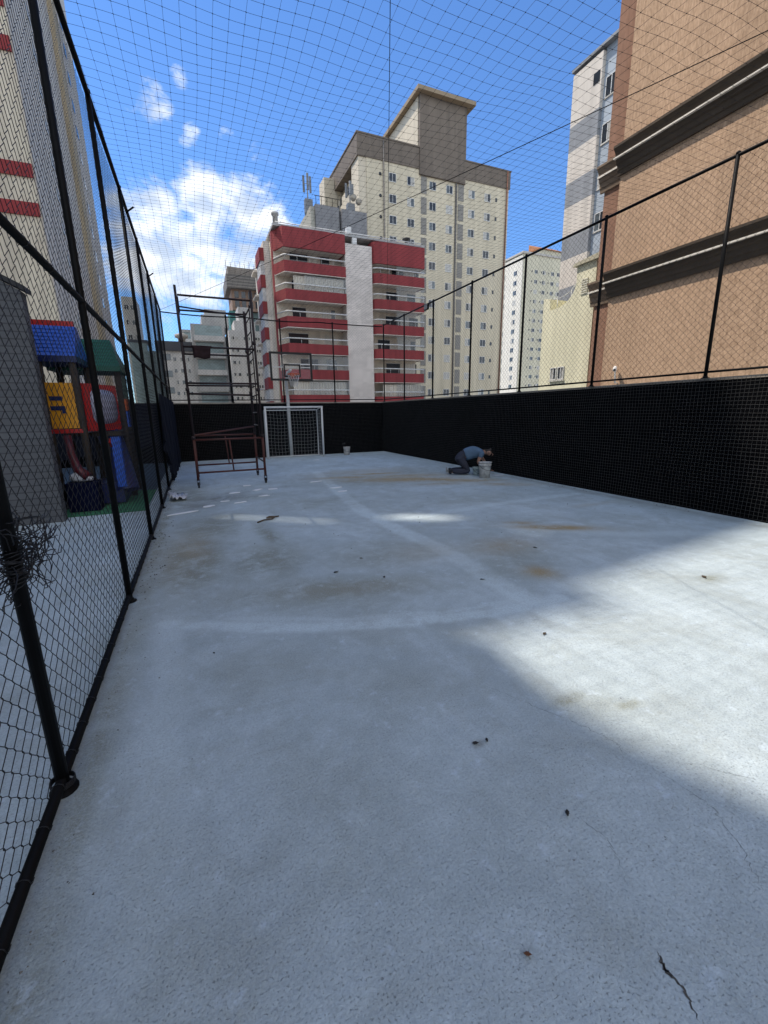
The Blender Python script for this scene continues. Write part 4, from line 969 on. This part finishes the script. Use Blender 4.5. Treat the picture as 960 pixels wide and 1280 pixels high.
    MB().box(-2.25, -1.30, 9.62, 10.9, 1.26, 1.32).build('deck', log, t)
    # green panel, orange and blue blocks at the far side
    MB().box(-1.36, -1.28, 10.02, 10.86, 1.95, 2.45).build('panel', grn, t)
    MB().box(-1.33, -1.22, 10.0, 10.3, 1.72, 1.94).build('panel', mat('orange_plastic', (.55, .10, .012), .4), t)
    MB().box(-1.33, -1.22, 10.0, 10.3, 1.40, 1.70).build('panel', blue, t)
    # blue tube slide and red hoop
    m = MB(); m.tube([(-1.55, 9.7, 1.3), (-1.45, 9.5, 1.0), (-1.35, 9.3, .55), (-1.30, 9.2, .25)], .20, 16, cap=False); m.build('slide', dblue, t)
    m = MB(); m.tube([(-1.48+.02*math.cos(a), 9.22+.18*math.cos(a), .88+.30*math.sin(a)) for a in np.linspace(-1.4, 1.4, 12)], .05, 8); m.build('hoop', red, t)
    MB().tube([(-2.02, 8.85, 1.30), (-1.99, 8.78, 1.0), (-1.92, 8.7, .75), (-1.78, 8.62, .62)], [.06, .06, .07, .08], 10).build('slide_edge', mat('maroon_plastic', (.075, .007, .012), .4), t)
    MB().box(-2.25, -1.35, 9.1, 9.9, .05, .42).build('base_panel', dblue, t)
    MB().box(-1.42, -1.28, 9.0, 9.14, .35, 1.25).build('panel', blue, t)
playhouse()
def footwear(x, y, lab):
    w = mat('white_plastic', (.70, .70, .68), .4, .05, 3)
    m = MB(); m.tube([(x, y, .07), (x+.09, y-.02, .09), (x+.22, y-.05, .08), (x+.33, y-.07, .05)], [.055, .085, .075, .03], 12); m.v = [(v[0], v[1], v[2]+.52) for v in m.v]
    tag(m.build('plastic_bundle', mat('white_plastic_sheet', (.52, .52, .54), .3, .25, 14)), lab, 'bundle')
footwear(-2.05, 8.75, 'crumpled white plastic bundle lying at the foot of the playhouse slide')
tag(MB().box(-2.12, -1.66, 8.60, 8.95, 0.019, .52).build('storage_box', mat('navy_box', (.004, .006, .022), .9, spec=.05), bevel=.015), 'dark navy plastic box standing under the yellow playhouse panel', 'box')

# ---- shade cloth on the far part of the left fence
cloth = mat('dark_shade_cloth', (0.010, 0.012, 0.020), 0.9, 0.3, 5, stretch=(1, 3, .4), spec=.1)
def shade_cloth():
    ny, nz_ = 110, 40; y0, y1 = 9.9, YD-.05; V = []; F = []
    for i in range(ny+1):
        y = y0+(y1-y0)*i/ny
        low = 0.02+.08*abs(math.sin(y*5.3))*abs(math.sin(y*2.1+1))
        if y < 11.6: low += 1.15*max(0, (11.6-y)/1.7)**1.3+.05*math.sin(y*17)
        for j in range(nz_+1):
            z = low+(HW+.02-low)*j/nz_
            amp = .035*(1-.6*j/nz_)
            V.append((XL+.045+amp*math.sin(y*9+.8*math.sin(z*2.3))+amp*.6*math.sin(y*23+z*3)+.02, y+.02*math.sin(z*4+y*3), z))
    for i in range(ny):
        for j in range(nz_):
            a = i*(nz_+1)+j; F.append((a, a+nz_+1, a+nz_+2, a+1))
    o = fastmesh('shade_cloth', V, F, cloth, None, True); tag(o, 'ragged black shade cloth hung on the far part of the left fence', 'shade cloth')
shade_cloth()

def far_cloth():
    nx, nz_ = 70, 30; x0, x1 = -5.5, -0.95; V = []; F = []
    for i in range(nx+1):
        x = x0+(x1-x0)*i/nx
        low = .25+.10*math.sin(x*3.1)+.35*max(0, min(1, (x+2.3)/.9))*max(0, min(1, (-1.0-x)/.3))
        for j in range(nz_+1):
            z = low+(HW-.01-low)*j/nz_; V.append((x, YD-.02-.03*math.sin(x*11+.7*math.sin(z*3))-.015*math.sin(x*27+z)-.03*(1-j/nz_), z))
    for i in range(nx):
        for j in range(nz_): a = i*(nz_+1)+j; F.append((a, a+nz_+1, a+nz_+2, a+1))
    tag(fastmesh('shade_cloth', V, F, cloth, None, True), 'dark shade cloth with an uneven lower hem, on the end wall left of the court', 'shade cloth')
far_cloth()

# ================================================================== SCAFFOLD TOWER
def scaffold():
    t = thing('scaffold_tower', 'rusty red tubular scaffold tower on castors near the left fence', 'scaffold', (.68, 11.2, 0))
    rs = mat('rusty_red_steel', (0.15, 0.026, 0.018), .65, .45, 5, col2=(.06, .028, .022)); dk = mat('dark_scaffold', (.020, .011, .012), .6, .3, 5); rub = mat('black_rubber', (.012, .012, .013), .8)
    r = .029
    x0, x1, y0, y1 = -.08, 1.40, 10.43, 11.90
    tilt = lambda z: .0
    for (x, y, zt) in ((x0-.0, y0, 4.20), (x1, y0, 4.22), (x0, y1, 4.10), (x1, y1, 4.10)):
        m = MB(); m.tube([(x, y, .17), (x, y, 1.12)], r, 10, 0); m.tube([(x, y, 1.12), (x-.03 if x < 0 else x-.02, y, zt)], r*.9, 10, 1)
        for z in (1.12, 2.15, 3.15): m.lathe([(r*1.35, 0), (r*1.35, .07)], x-.03*(z-1)/3, y, z-.035, 10, 1)
        lg = m.build('leg', [rs, dk], t)
        m = MB(); m.tube([(x-.018, y+.0, .065), (x+.018, y, .065)], .065, 16, 0); c = m.build('castor', rub, t)
        m = MB(); m.box(x-.032, x-.022, y-.03, y+.03, .06, .18); m.box(x+.022, x+.032, y-.03, y+.03, .06, .18); m.box(x-.032, x+.032, y-.03, y+.03, .18, .192); fk = m.build('fork', dk, c)
    def rail(a, b, rr=.021, nm='rail', mt=None):
        MB().tube([a, b], rr, 8).build(nm, mt or dk, t)
    for y, zs in ((y0, (.34, 1.07, 2.28, 3.02, 4.02)), (y1, (.36, 1.10, 2.32, 3.05, 4.03))):
        for z in zs: rail((x0, y, z), (x1, y, z+.0), mt=rs if z < 1.5 else dk)
        rail((.70, y, .34), (.66, y, 1.07), .016, 'upright', rs)
    rail((x0, y0, 2.06), (x1-.2, y0, 2.03))
    rail((x0, y0, 3.80), (x1, y1, 3.98), .016, 'brace')
    rail((x0, y0, 1.17), (x1, y1, 1.30), .02, 'brace', rs)
    for x in (x0, x1):
        for z in (.50, 2.05, 3.05, 3.98): rail((x, y0, z), (x, y1, z), .016)
    # ladder side frame at the right
    for y in (10.75, 11.55):
        rail((x1-.02, y, 1.1), (x1-.03, y, 4.0), .014, 'ladder_stile')
    for z in np.arange(1.35, 3.9, .30): rail((x1-.03, 10.75, z), (x1-.03, 11.55, z), .012, 'ladder_rung', mat('worn_steel', (.16, .14, .13), .5) if z < 2.1 else dk)
scaffold()
m = MB(); vs = []; fs = []
for i in range(9):
    for j in range(7):
        vs.append((.10+.36*i/8-.03*j/6*(i/8-.2), 10.395-.02*math.sin(i*1.1)-.012*math.sin(j*2), 3.03-.24*j/6+.012*math.sin(i*.9)))
for i in range(8):
    for j in range(6): a = i*7+j; fs.append((a, a+7, a+8, a+1))
m.add(vs, fs, 0, True); m.tube([(.08, 10.405, 3.035), (.48, 10.405, 3.035)], .014, 8)
o = m.build('hanging_cloth', mat('maroon_cloth', (.018, .006, .008), .85, .3, 10)); tag(o, 'dark maroon cloth hung over a scaffold rail', 'cloth')
sd = o.modifiers.new('thick', 'SOLIDIFY'); sd.thickness = .006

# ================================================================== GOAL AND HOOP
def goal():
    t = thing('goal', 'small white football goal with white net before the far wall', 'goal', (3.35, 16.2, 0))
    wp = mat('goal_white', (.66, .66, .65), .5, .08, 5); ns = mat('goal_string', (.42, .43, .44), .8, .1, 5)
    x0, x1, yf, yb, h = 2.31, 4.38, 16.02, 16.52, 1.84
    r = .035
    for x in (x0, x1): MB().tube([(x, yf, 0), (x, yf, h)], r, 14).build('goalpost', wp, t)
    MB().tube([(x0-r, yf, h), (x1+r, yf, h)], r, 14).build('crossbar', wp, t)
    m = MB()
    for x in (x0+.02, x1-.06): m.tube([(x, yf, h-.02), (x, yb, h-.10), (x, yb, .03), (x, yf, .03)], .019, 10)
    m.tube([(x0+.02, yb, .03), (x1-.06, yb, .03)], .019, 10); m.tube([(x0+.02, yb, h-.10), (x1-.06, yb, h-.10)], .016, 10)
    m.build('back_frame', wp, t)
    g = .125; ls = []
    xs = np.arange(x0+.1, x1-.08, g); zs = np.linspace(.05, h-.12, 24)
    ls.append(wires(np.array([[(x+.012*math.sin(z*4+x), yb-.03-.03*math.sin(x*3), z) for z in zs] for x in xs]), .0028))
    xx = np.linspace(x0+.03, x1-.07, 30)
    ls.append(wires(np.array([[(x, yb-.03-.03*math.sin(x*3), z+.012*math.sin(x*6)-.03*math.sin(math.pi*(x-x0)/(x1-x0))) for x in xx] for z in np.arange(.10, h-.12, g)]), .0028))
    for x in (x0+.02, x1-.06):
        ls.append(wires(np.array([[(x, y, z) for z in zs] for y in np.arange(yf+.06, yb, g)]), .0035)); ls.append(wires(np.array([[(x, y, z) for y in np.linspace(yf, yb, 5)] for z in np.arange(.1, h-.1, g)]), .0035))
    ls.append(wires(np.array([[(x, y, h-.02-.08*(y-yf)/.5) for y in np.linspace(yf, yb, 5)] for x in xs]), .0035))
    fastmesh('goal_net', *joinw(ls), ns, t)
goal()
def hoop():
    t = thing('basketball_hoop', 'basketball hoop on a white pole with clear black-edged backboard', 'hoop', (3.25, 16.6, 0))
    wp = mat('pole_white', (.60, .60, .58), .5, .12, 4); bk = mat('board_black', (.008, .008, .009), .5, .1, 4)
    px, py, by = 3.255, 16.60, 15.6
    MB().tube([(px+.02, py, 0), (px, py, 2.2), (px-.03, py-.05, 2.75), (px-.03, py-.45, 3.05), (px-.02, by+.05, 3.1)], [.062, .060, .055, .05, .045], 14).build('pole', wp, t)
    bx0, bx1, z0, z1 = 2.52, 3.99, 2.73, 3.68
    MB().box(bx0+.02, bx1-.02, by-.006, by+.006, z0+.02, z1-.02).build('backboard', mat('clear_acrylic', (.80, .82, .84), .04, .03, 2, alpha=.05, spec=.3), t)
    m = MB(); w = .07
    for (a, b, c, d) in ((bx0, bx1, z1-w, z1), (bx0, bx1, z0, z0+w), (bx0, bx0+w, z0+w, z1-w), (bx1-w, bx1, z0+w, z1-w)): m.box(a, b, by-.02, by+.02, c, d)
    m.build('board_frame', bk, t)
    m = MB(); cx = 3.28
    for (a, b, c, d) in ((cx-.30, cx+.29, 3.235, 3.29), (cx-.30, cx+.29, 2.85, 2.905), (cx-.30, cx-.245, 2.905, 3.235), (cx+.235, cx+.29, 2.905, 3.235)): m.box(a, b, by-.012, by-.007, c, d)
    m.build('target_square', bk, t)
    MB().box(cx-.75, cx+.65, by+.01, by+.04, 3.17, 3.20).build('back_brace', wp, t)
    org = mat('rim_orange', (.50, .10, .04), .5, .1, 4)
    m = MB(); m.tube([(cx-.02+.20*math.cos(a), by-.26+.20*math.sin(a), 2.93) for a in np.linspace(0, 2*math.pi, 25)], .017, 8); m.box(cx-.08, cx+.06, by-.07, by-.013, 2.87, 2.96); m.build('rim', org, t)
    ls = []
    for k in range(12):
        for sgn in (1, -1):
            pts = []
            for i in range(9):
                f = i/8; a = 2*math.pi*k/12+sgn*f*1.1; rr = .20*(1-.45*f); pts.append((cx-.02+rr*math.cos(a), by-.26+rr*math.sin(a), 2.92-.40*f))
            ls.append(pts)
    fastmesh('hoop_net', *wires(np.array(ls), .0045), mat('hoop_string', (.66, .66, .64), .8), t)
hoop()

# ================================================================== BUCKETS
def bucket(x, y, h, r, label, grime, handle=True, roller=False):
    t = thing('bucket', label, 'bucket', (x, y, 0.002))
    m = MB(); m.lathe([(r*.84, 0), (r*.87, h*.5), (r*.94, h*.78), (r*1.04, h*.80), (r*1.04, h*.83), (r*.96, h*.84), (r*1.0, h*.96), (r*1.05, h*.97), (r*1.05, h), (r*.93, h), (r*.86, h*.3), (r*.80, .02)], x, y, .002, 26)
    m.build('pail', grime, t)
    m = MB(); m.tube([(x+r*1.06*math.cos(a), y-.02-.0*a, h*.86-.13*math.sin(a)) if False else (x+r*1.07*math.cos(a), y-r*1.07*abs(math.sin(a))*.98, h*.82-.12*math.sin(a)) for a in np.linspace(0, math.pi, 13)], .004, 6); m.build('handle', steel, t)
    return t
gr = mat('grimy_white_plastic', (.42, .42, .41), .5, .4, 9, col2=(.60, .60, .58))
bucket(6.40, 8.62, .38, .155, 'grimy white bucket beside the kneeling man', gr)
bucket(6.50, 9.06, .20, .13, 'small pale bucket half hidden behind the grimy bucket by the man', mat('pale_green_plastic', (.38, .46, .46), .5, .15, 6))
bucket(5.37, 16.2, .30, .135, 'white bucket standing alone by the far wall, right of the goal', mat('dull_white_plastic', (.46, .44, .42), .5, .25, 9))
def roller():
    t = thing('paint_roller', 'paint roller leaning in the bucket by the far wall', 'roller', (5.3, 16.2, .2))
    MB().tube([(5.38, 16.2, .08), (5.27, 16.18, .42)], .011, 8).build('handle', steel, t)
    MB().tube([(5.20, 16.18, .42), (5.31, 16.18, .44)], .03, 10).build('roller_sleeve', mat('dark_sleeve', (.03, .03, .03), .9), t)
roller()

# ================================================================== KNEELING MAN
def skin(name, verts, edges, mt, parent, root=0, sub=2, loose=False):
    """skeleton of (x,y,z,radius[,radius2]) vertices -> one skinned mesh"""
    me = bpy.data.meshes.new(name); me.from_pydata([v[:3] for v in verts], edges, [])
    o = bpy.data.objects.new(name, me); C.objects.link(o)
    sk = o.modifiers.new('skin', 'SKIN'); sk.use_smooth_shade = True
    for i, v in enumerate(verts):
        d = me.skin_vertices[0].data[i]; d.radius = (v[3], v[4] if len(v) > 4 else v[3]); d.use_root = (i == root)
    ss = o.modifiers.new('sub', 'SUBSURF'); ss.levels = ss.render_levels = sub
    dg = bpy.context.evaluated_depsgraph_get(); ev = o.evaluated_get(dg); nm = bpy.data.meshes.new_from_object(ev)
    o.modifiers.clear(); o.data = nm; nm.materials.clear(); nm.materials.append(mt)
    nm.polygons.foreach_set('use_smooth', np.ones(len(nm.polygons), bool))
    o.parent = parent; return o
def man():
    t = thing('person', 'man in a blue t-shirt and dark trousers kneeling bent over by the right wall', 'person', (5.90, 9.53, 0))
    t.rotation_euler = (0, 0, -math.atan2(.39, .92)); 
    skinm = mat('skin', (.30, .165, .115), .55, .1, 8); shirt = mat('blue_shirt', (.085, .14, .215), .85, .15, 6, bump=.3, bscale=14); trou = mat('dark_trousers', (.028, .030, .045), .85, .25, 6, bump=.3, bscale=12)
    shoe = mat('dark_shoe', (.012, .012, .014), .6, .2, 6); sole = mat('shoe_sole', (.30, .29, .27), .7); hair = mat('cropped_hair', (.045, .035, .03), .9, .3, 30)
    V = []; E = []
    def v(*a): V.append(a); return len(V)-1
    pel = v(.32, 0, .44, .105, .135)
    w = v(.47, 0, .53, .085, .12); ch = v(.66, 0, .575, .095, .145); up = v(.82, 0, .575, .085, .15); nk = v(.93, 0, .565, .052); hb = v(1.00, 0, .560, .066); hd = v(1.06, 0, .548, .094, .080); hf = v(1.12, 0, .510, .070, .062)
    E += [(pel, w), (w, ch), (ch, up), (up, nk), (nk, hb), (hb, hd), (hd, hf)]
    hands = []
    for s in (-1, 1):
        sh = v(.83, s*.17, .54, .062); el = v(.74 if s < 0 else .98, s*.21, .33, .043); wr = v(.88 if s < 0 else 1.10, s*.17, .13, .029); pm = v(.925 if s < 0 else 1.15, s*.16, .085, .034, .020)
        E += [(up, sh), (sh, el), (el, wr), (wr, pm)]; hands.append((V[pm], V[wr], s))
        hp = v(.31, s*.10, .40, .080); kn = v(.52, s*.13, .085, .055); cf = v(.32, s*.14, .085, .045); an = v(.10, s*.14, .085, .028); ft = v(.045, s*.14, .060, .020)
        E += [(pel, hp), (hp, kn), (kn, cf), (cf, an), (an, ft)]
    body = skin('body', V, E, skinm, t)
    # ears, nose
    for s in (-1, 1):
        m = MB(); m.tube([(1.045, s*.074, .535), (1.04, s*.088, .555), (1.055, s*.086, .575)], [.012, .016, .010], 8); e = m.build('ear', skinm); e.parent = t
    m = MB(); m.tube([(1.140, 0, .525), (1.166, 0, .492), (1.145, 0, .478)], [.010, .014, .010], 8); m.build('nose', skinm).parent = t
    m = MB()
    for s in (-1, 1): m.tube([(1.135, s*.030, .545), (1.143, s*.030, .541)], .006, 8)
    m.build('eyes', mat('eye_dark', (.01, .008, .006), .3)).parent = t
    m = MB(); m.tube([(1.135, -.022, .462), (1.140, 0, .459), (1.135, .022, .462)], .005, 6); m.build('mouth', mat('lip', (.25, .09, .07), .5)).parent = t
    # fingers
    for (pm, wr, s) in hands:
        d = (Vector(pm[:3])-Vector(wr[:3])).normalized(); side = Vector((0, 1, 0)); fm = MB()
        for i, (off, L) in enumerate(((-.027, .068), (-.009, .078), (.009, .073), (.026, .058))):
            p0 = Vector(pm[:3])+side*off*1.0+d*.01; p1 = p0+d*L*.45+Vector((.012, 0, 0)); p2 = p1+d*L*.3+Vector((.014, 0, .008)); p3 = p2+Vector((.022, 0, .001))*(L/.07)
            for q in (p1, p2, p3): q.z = max(q.z, .012)
            fm.tube([p0, p1, p2, p3], [.0100, .0092, .0082, .0060], 8)
        p0 = Vector(pm[:3])-side*s*.030-d*.02; fm.tube([p0, p0+Vector((.02, -s*.022, -.012)), p0+Vector((.05, -s*.024, -.03))], [.012, .0105, .007], 8)
        fm.build('fingers', skinm).parent = t
    # shirt
    V = []; E = []
    pel = v(.40, 0, .49, .150, .178); w = v(.50, 0, .52, .150, .172); ch = v(.66, 0, .58, .130, .190); up = v(.83, 0, .575, .095, .165); nk = v(.885, 0, .57, .070)
    E = [(pel, w), (w, ch), (ch, up), (up, nk)]
    for s in (-1, 1):
        sh = v(.83, s*.18, .54, .080); sl = v(.775 if s < 0 else .915, s*.205, .42, .068)
        E += [(up, sh), (sh, sl)]
    skin('shirt', V, E, shirt, t)
    V = []; E = []
    pel = v(.33, 0, .45, .135, .165); wst = v(.41, 0, .495, .132, .162); wst2 = v(.47, 0, .515, .128, .158); E = [(pel, wst), (wst, wst2)]
    for s in (-1, 1):
        hp = v(.31, s*.10, .40, .125); mid = v(.43, s*.12, .23, .095); kn = v(.53, s*.13, .090, .082); cf = v(.33, s*.14, .095, .080); an = v(.09, s*.14, .092, .066)
        E += [(pel, hp), (hp, mid), (mid, kn), (kn, cf), (cf, an)]
    skin('trousers', V, E, trou, t)
    for s in (-1, 1):
        V = [(.12, s*.14, .10, .058), (.06, s*.14, .125, .056), (.03, s*.14, .065, .052), (.085, s*.14, .03, .034)]
        skin('shoe', V, [(0, 1), (1, 2), (2, 3)], shoe, t)
        m = MB(); m.box(-.019, -.004, s*.14-.04, s*.14+.04, .03, .17); m.build('sole', sole, None, .006).parent = t
    V = [(1.035, 0, .585, .060, .078), (1.085, 0, .578, .056, .068), (1.0, 0, .572, .052, .070)]
    skin('hair', V, [(0, 1), (0, 2)], hair, t)
    return t
man()
o = MB().box(6.72, 7.02, 8.62, 8.80, 0.004, 0.016).build('rag', mat('pale_rag', (.5, .52, .54), .9, .15, 20), bevel=.004); tag(o, 'pale folded rag on the floor between the bucket and the right wall', 'rag')

# ================================================================== LITTER
paper = mat('paper_white', (.72, .73, .74), .8, .06, 10); leafm = mat('dry_leaf', (.075, .055, .035), .85, .4, 30); dkbit = mat('dark_debris', (.03, .028, .026), .9, .3, 30)
def scrap(x, y, l, w, rot, label):
    c_, s_ = math.cos(rot), math.sin(rot); m = MB(); n = 7; top = []
    pts = []
    for i in range(12):
        a = 2*math.pi*i/12; rr = 1+random.uniform(-.22, .18); u, v_ = l/2*math.copysign(abs(math.cos(a))**.6, math.cos(a))*rr, w/2*math.copysign(abs(math.sin(a))**.6, math.sin(a))*rr
        pts.append((x+u*c_-v_*s_, y+u*s_+v_*c_))
    m.prism(pts, 'z', .003, .009); m.v = [(p[0], p[1], p[2]+.006*random.random() if p[2] > .005 else p[2]) for p in m.v]
    tag(m.build('paper_scrap', paper), label, 'paper scrap', 'white paper scraps on the court floor')
for a in [(-.37, 7.75, .50, .07, .35, 'longest white paper strip, flat on the floor by the left fence'), (.59, 9.35, .22, .11, .3, 'white paper scrap near the front castors of the scaffold'), (1.11, 8.72, .2, .1, .1, 'white paper scrap nearest the camera in front of the scaffold'),
          (1.08, 9.5, .24, .12, .8, 'white paper scrap just right of the scaffold front'), (.93, 10.2, .18, .1, .2, 'white paper scrap under the right side of the scaffold'), (1.40, 9.45, .2, .1, -.2, 'white paper scrap right of the scaffold, beside its twin'),
          (.06, 8.15, .2, .1, .5, 'white paper scrap on the dark stain near the left fence'), (.35, 8.5, .16, .06, 0, 'tiny white paper scrap on the dark stain before the scaffold'), (.62, 8.25, .22, .07, .3, 'thin white paper scrap between stain and court centre'),
          (2.68, 8.93, .26, .09, .2, 'white paper scrap alone at mid court, farther of two'), (2.68, 8.45, .22, .09, .2, 'white paper scrap alone at mid court, nearer of two'), (2.5, 10.0, .3, .06, .2, 'thin white paper strip at mid court before the goal'), (3.77, 14.8, .26, .12, .3, 'white paper scrap on the floor close to the goal')]: scrap(*a)
def leaf(x, y, s, mt, label, nm='dry_leaf', cat='leaf', rot=None):
    s *= .58; rot = random.uniform(0, 6) if rot is None else rot; m = MB(); c_, s_ = math.cos(rot), math.sin(rot); n = 9; vs = []; fs = []
    for i in range(n):
        f = i/(n-1); w_ = s*.32*math.sin(math.pi*min(1, f*1.02+.02))**.8*(1+.25*math.sin(i*2.7)); u = (f-.5)*s*1.4
        for k, q in enumerate((-1, 0, 1)):
            vs.append((x+u*c_-q*w_*s_, y+u*s_+q*w_*c_, .006+abs(q)*s*.16*(.5+.5*math.sin(f*5+q))+s*.10*(f-.3)**2))
    for i in range(n-1):
        for k in range(2): a = i*3+k; fs.append((a, a+3, a+4, a+1))
    m.add(vs, fs, 0, True)
    o = m.build(nm, mt); sd = o.modifiers.new('thick', 'SOLIDIFY'); sd.thickness = .0015
    tag(o, label, cat, 'dry leaves and bits on the court floor')
for a in [(1.10, 1.475, .045, dkbit, 'dark curled leaf in the shade before the sunlit patch, left of two'), (1.165, 1.47, .035, dkbit, 'dark leaf bit in the shade before the sunlit patch, right of two'), (2.18, 2.15, .055, leafm, 'brown dry leaf at the left tip of the sunlit patch'), (1.22, 1.01, .04, dkbit, 'small dark leaf alone in the near right shade'),
          (4.35, 2.34, .085, leafm, 'flat dry leaf in the middle of the sunlit patch'), (1.17, 4.01, .08, dkbit, 'dark leaf on the brown stain left of court centre'), (1.56, 3.67, .06, dkbit, 'dark leaf on the brown stain, right of the other'), (2.4, 3.2, .06, dkbit, 'dark leaf beside the pale line at the shade edge'),
          (1.55, 4.3, .05, leafm, 'tiny brown leaf at mid court on the stain'), (3.55, 3.75, .065, dkbit, 'dark leaf between rust stain and sunlit patch'), (.75, .71, .030, mat('orange_leaf', (.14, .06, .03), .85, .3, 40), 'reddish leaf bit lowest on the shaded floor'), (-.05, 2.9, .03, dkbit, 'tiny dark bit on the floor near the left fence')]: leaf(*a)
m = MB()
m.tube([(.70, 6.50, .012), (.80, 6.58, .02), (.93, 6.60, .02), (1.0, 6.70, .03), (.92, 6.78, .02), (.86, 6.70, .02), (1.06, 6.74, .02)], .012, 6)
tag(m.build('rope_scrap', leafm), 'brown loop of twisted rope lying on the floor before the scaffold', 'rope')
gm = MB()
for k in range(620):
    if k < 330: gx, gy = XL+.03+abs(random.gauss(0, .09)), random.uniform(1.2, 16)
    elif k < 480: gx, gy = XR-.06-abs(random.gauss(0, .10)), random.uniform(2.5, 16.5)
    else: gx, gy = random.uniform(-.5, 6.8), random.uniform(.6, 12)
    q = random.uniform(.0025, .0075) if gy < 4 else random.uniform(.006, .016); an = random.uniform(0, 6)
    P3 = [(gx+q*math.cos(an+2.1*i_)*random.uniform(.6, 1.1), gy+q*math.sin(an+2.1*i_)*random.uniform(.6, 1.1), .001) for i_ in range(3)]
    gm.add(P3+[(gx, gy, .001+q*random.uniform(.5, 1.0))], [(0, 2, 1), (0, 1, 3), (1, 2, 3), (2, 0, 3)])
tag(gm.build('grit', mat('cement_grit', (.16, .155, .145), .95, .5, 25)), 'loose cement crumbs and grit strewn along the foot of the fence and walls', 'grit', None, 'stuff')
# torn white plastic by the left fence
m = MB(); vs = []; fs = []
for i in range(10):
    for j in range(8):
        vs.append((XL+.08+.30*i/9+.03*math.sin(j*2+i), 8.9+.5*j/7+.04*math.sin(i*2.3), .02+.13*abs(math.sin(i*1.3+j*.9))*(1-i/11)+.02*random.random()))
for i in range(9):
    for j in range(7): a = i*8+j; fs.append((a, a+8, a+9, a+1))
m.add(vs, fs, 0, True); o = m.build('plastic_sheet', mat('white_plastic_sheet', (.52, .52, .54), .3, .25, 14)); sd = o.modifiers.new('thick', 'SOLIDIFY'); sd.thickness = .003
tag(o, 'crumpled white plastic sheet at the foot of the left fence', 'plastic sheet')

# drop helper property
for o in bpy.data.objects:
    if '_o' in o: del o['_o']
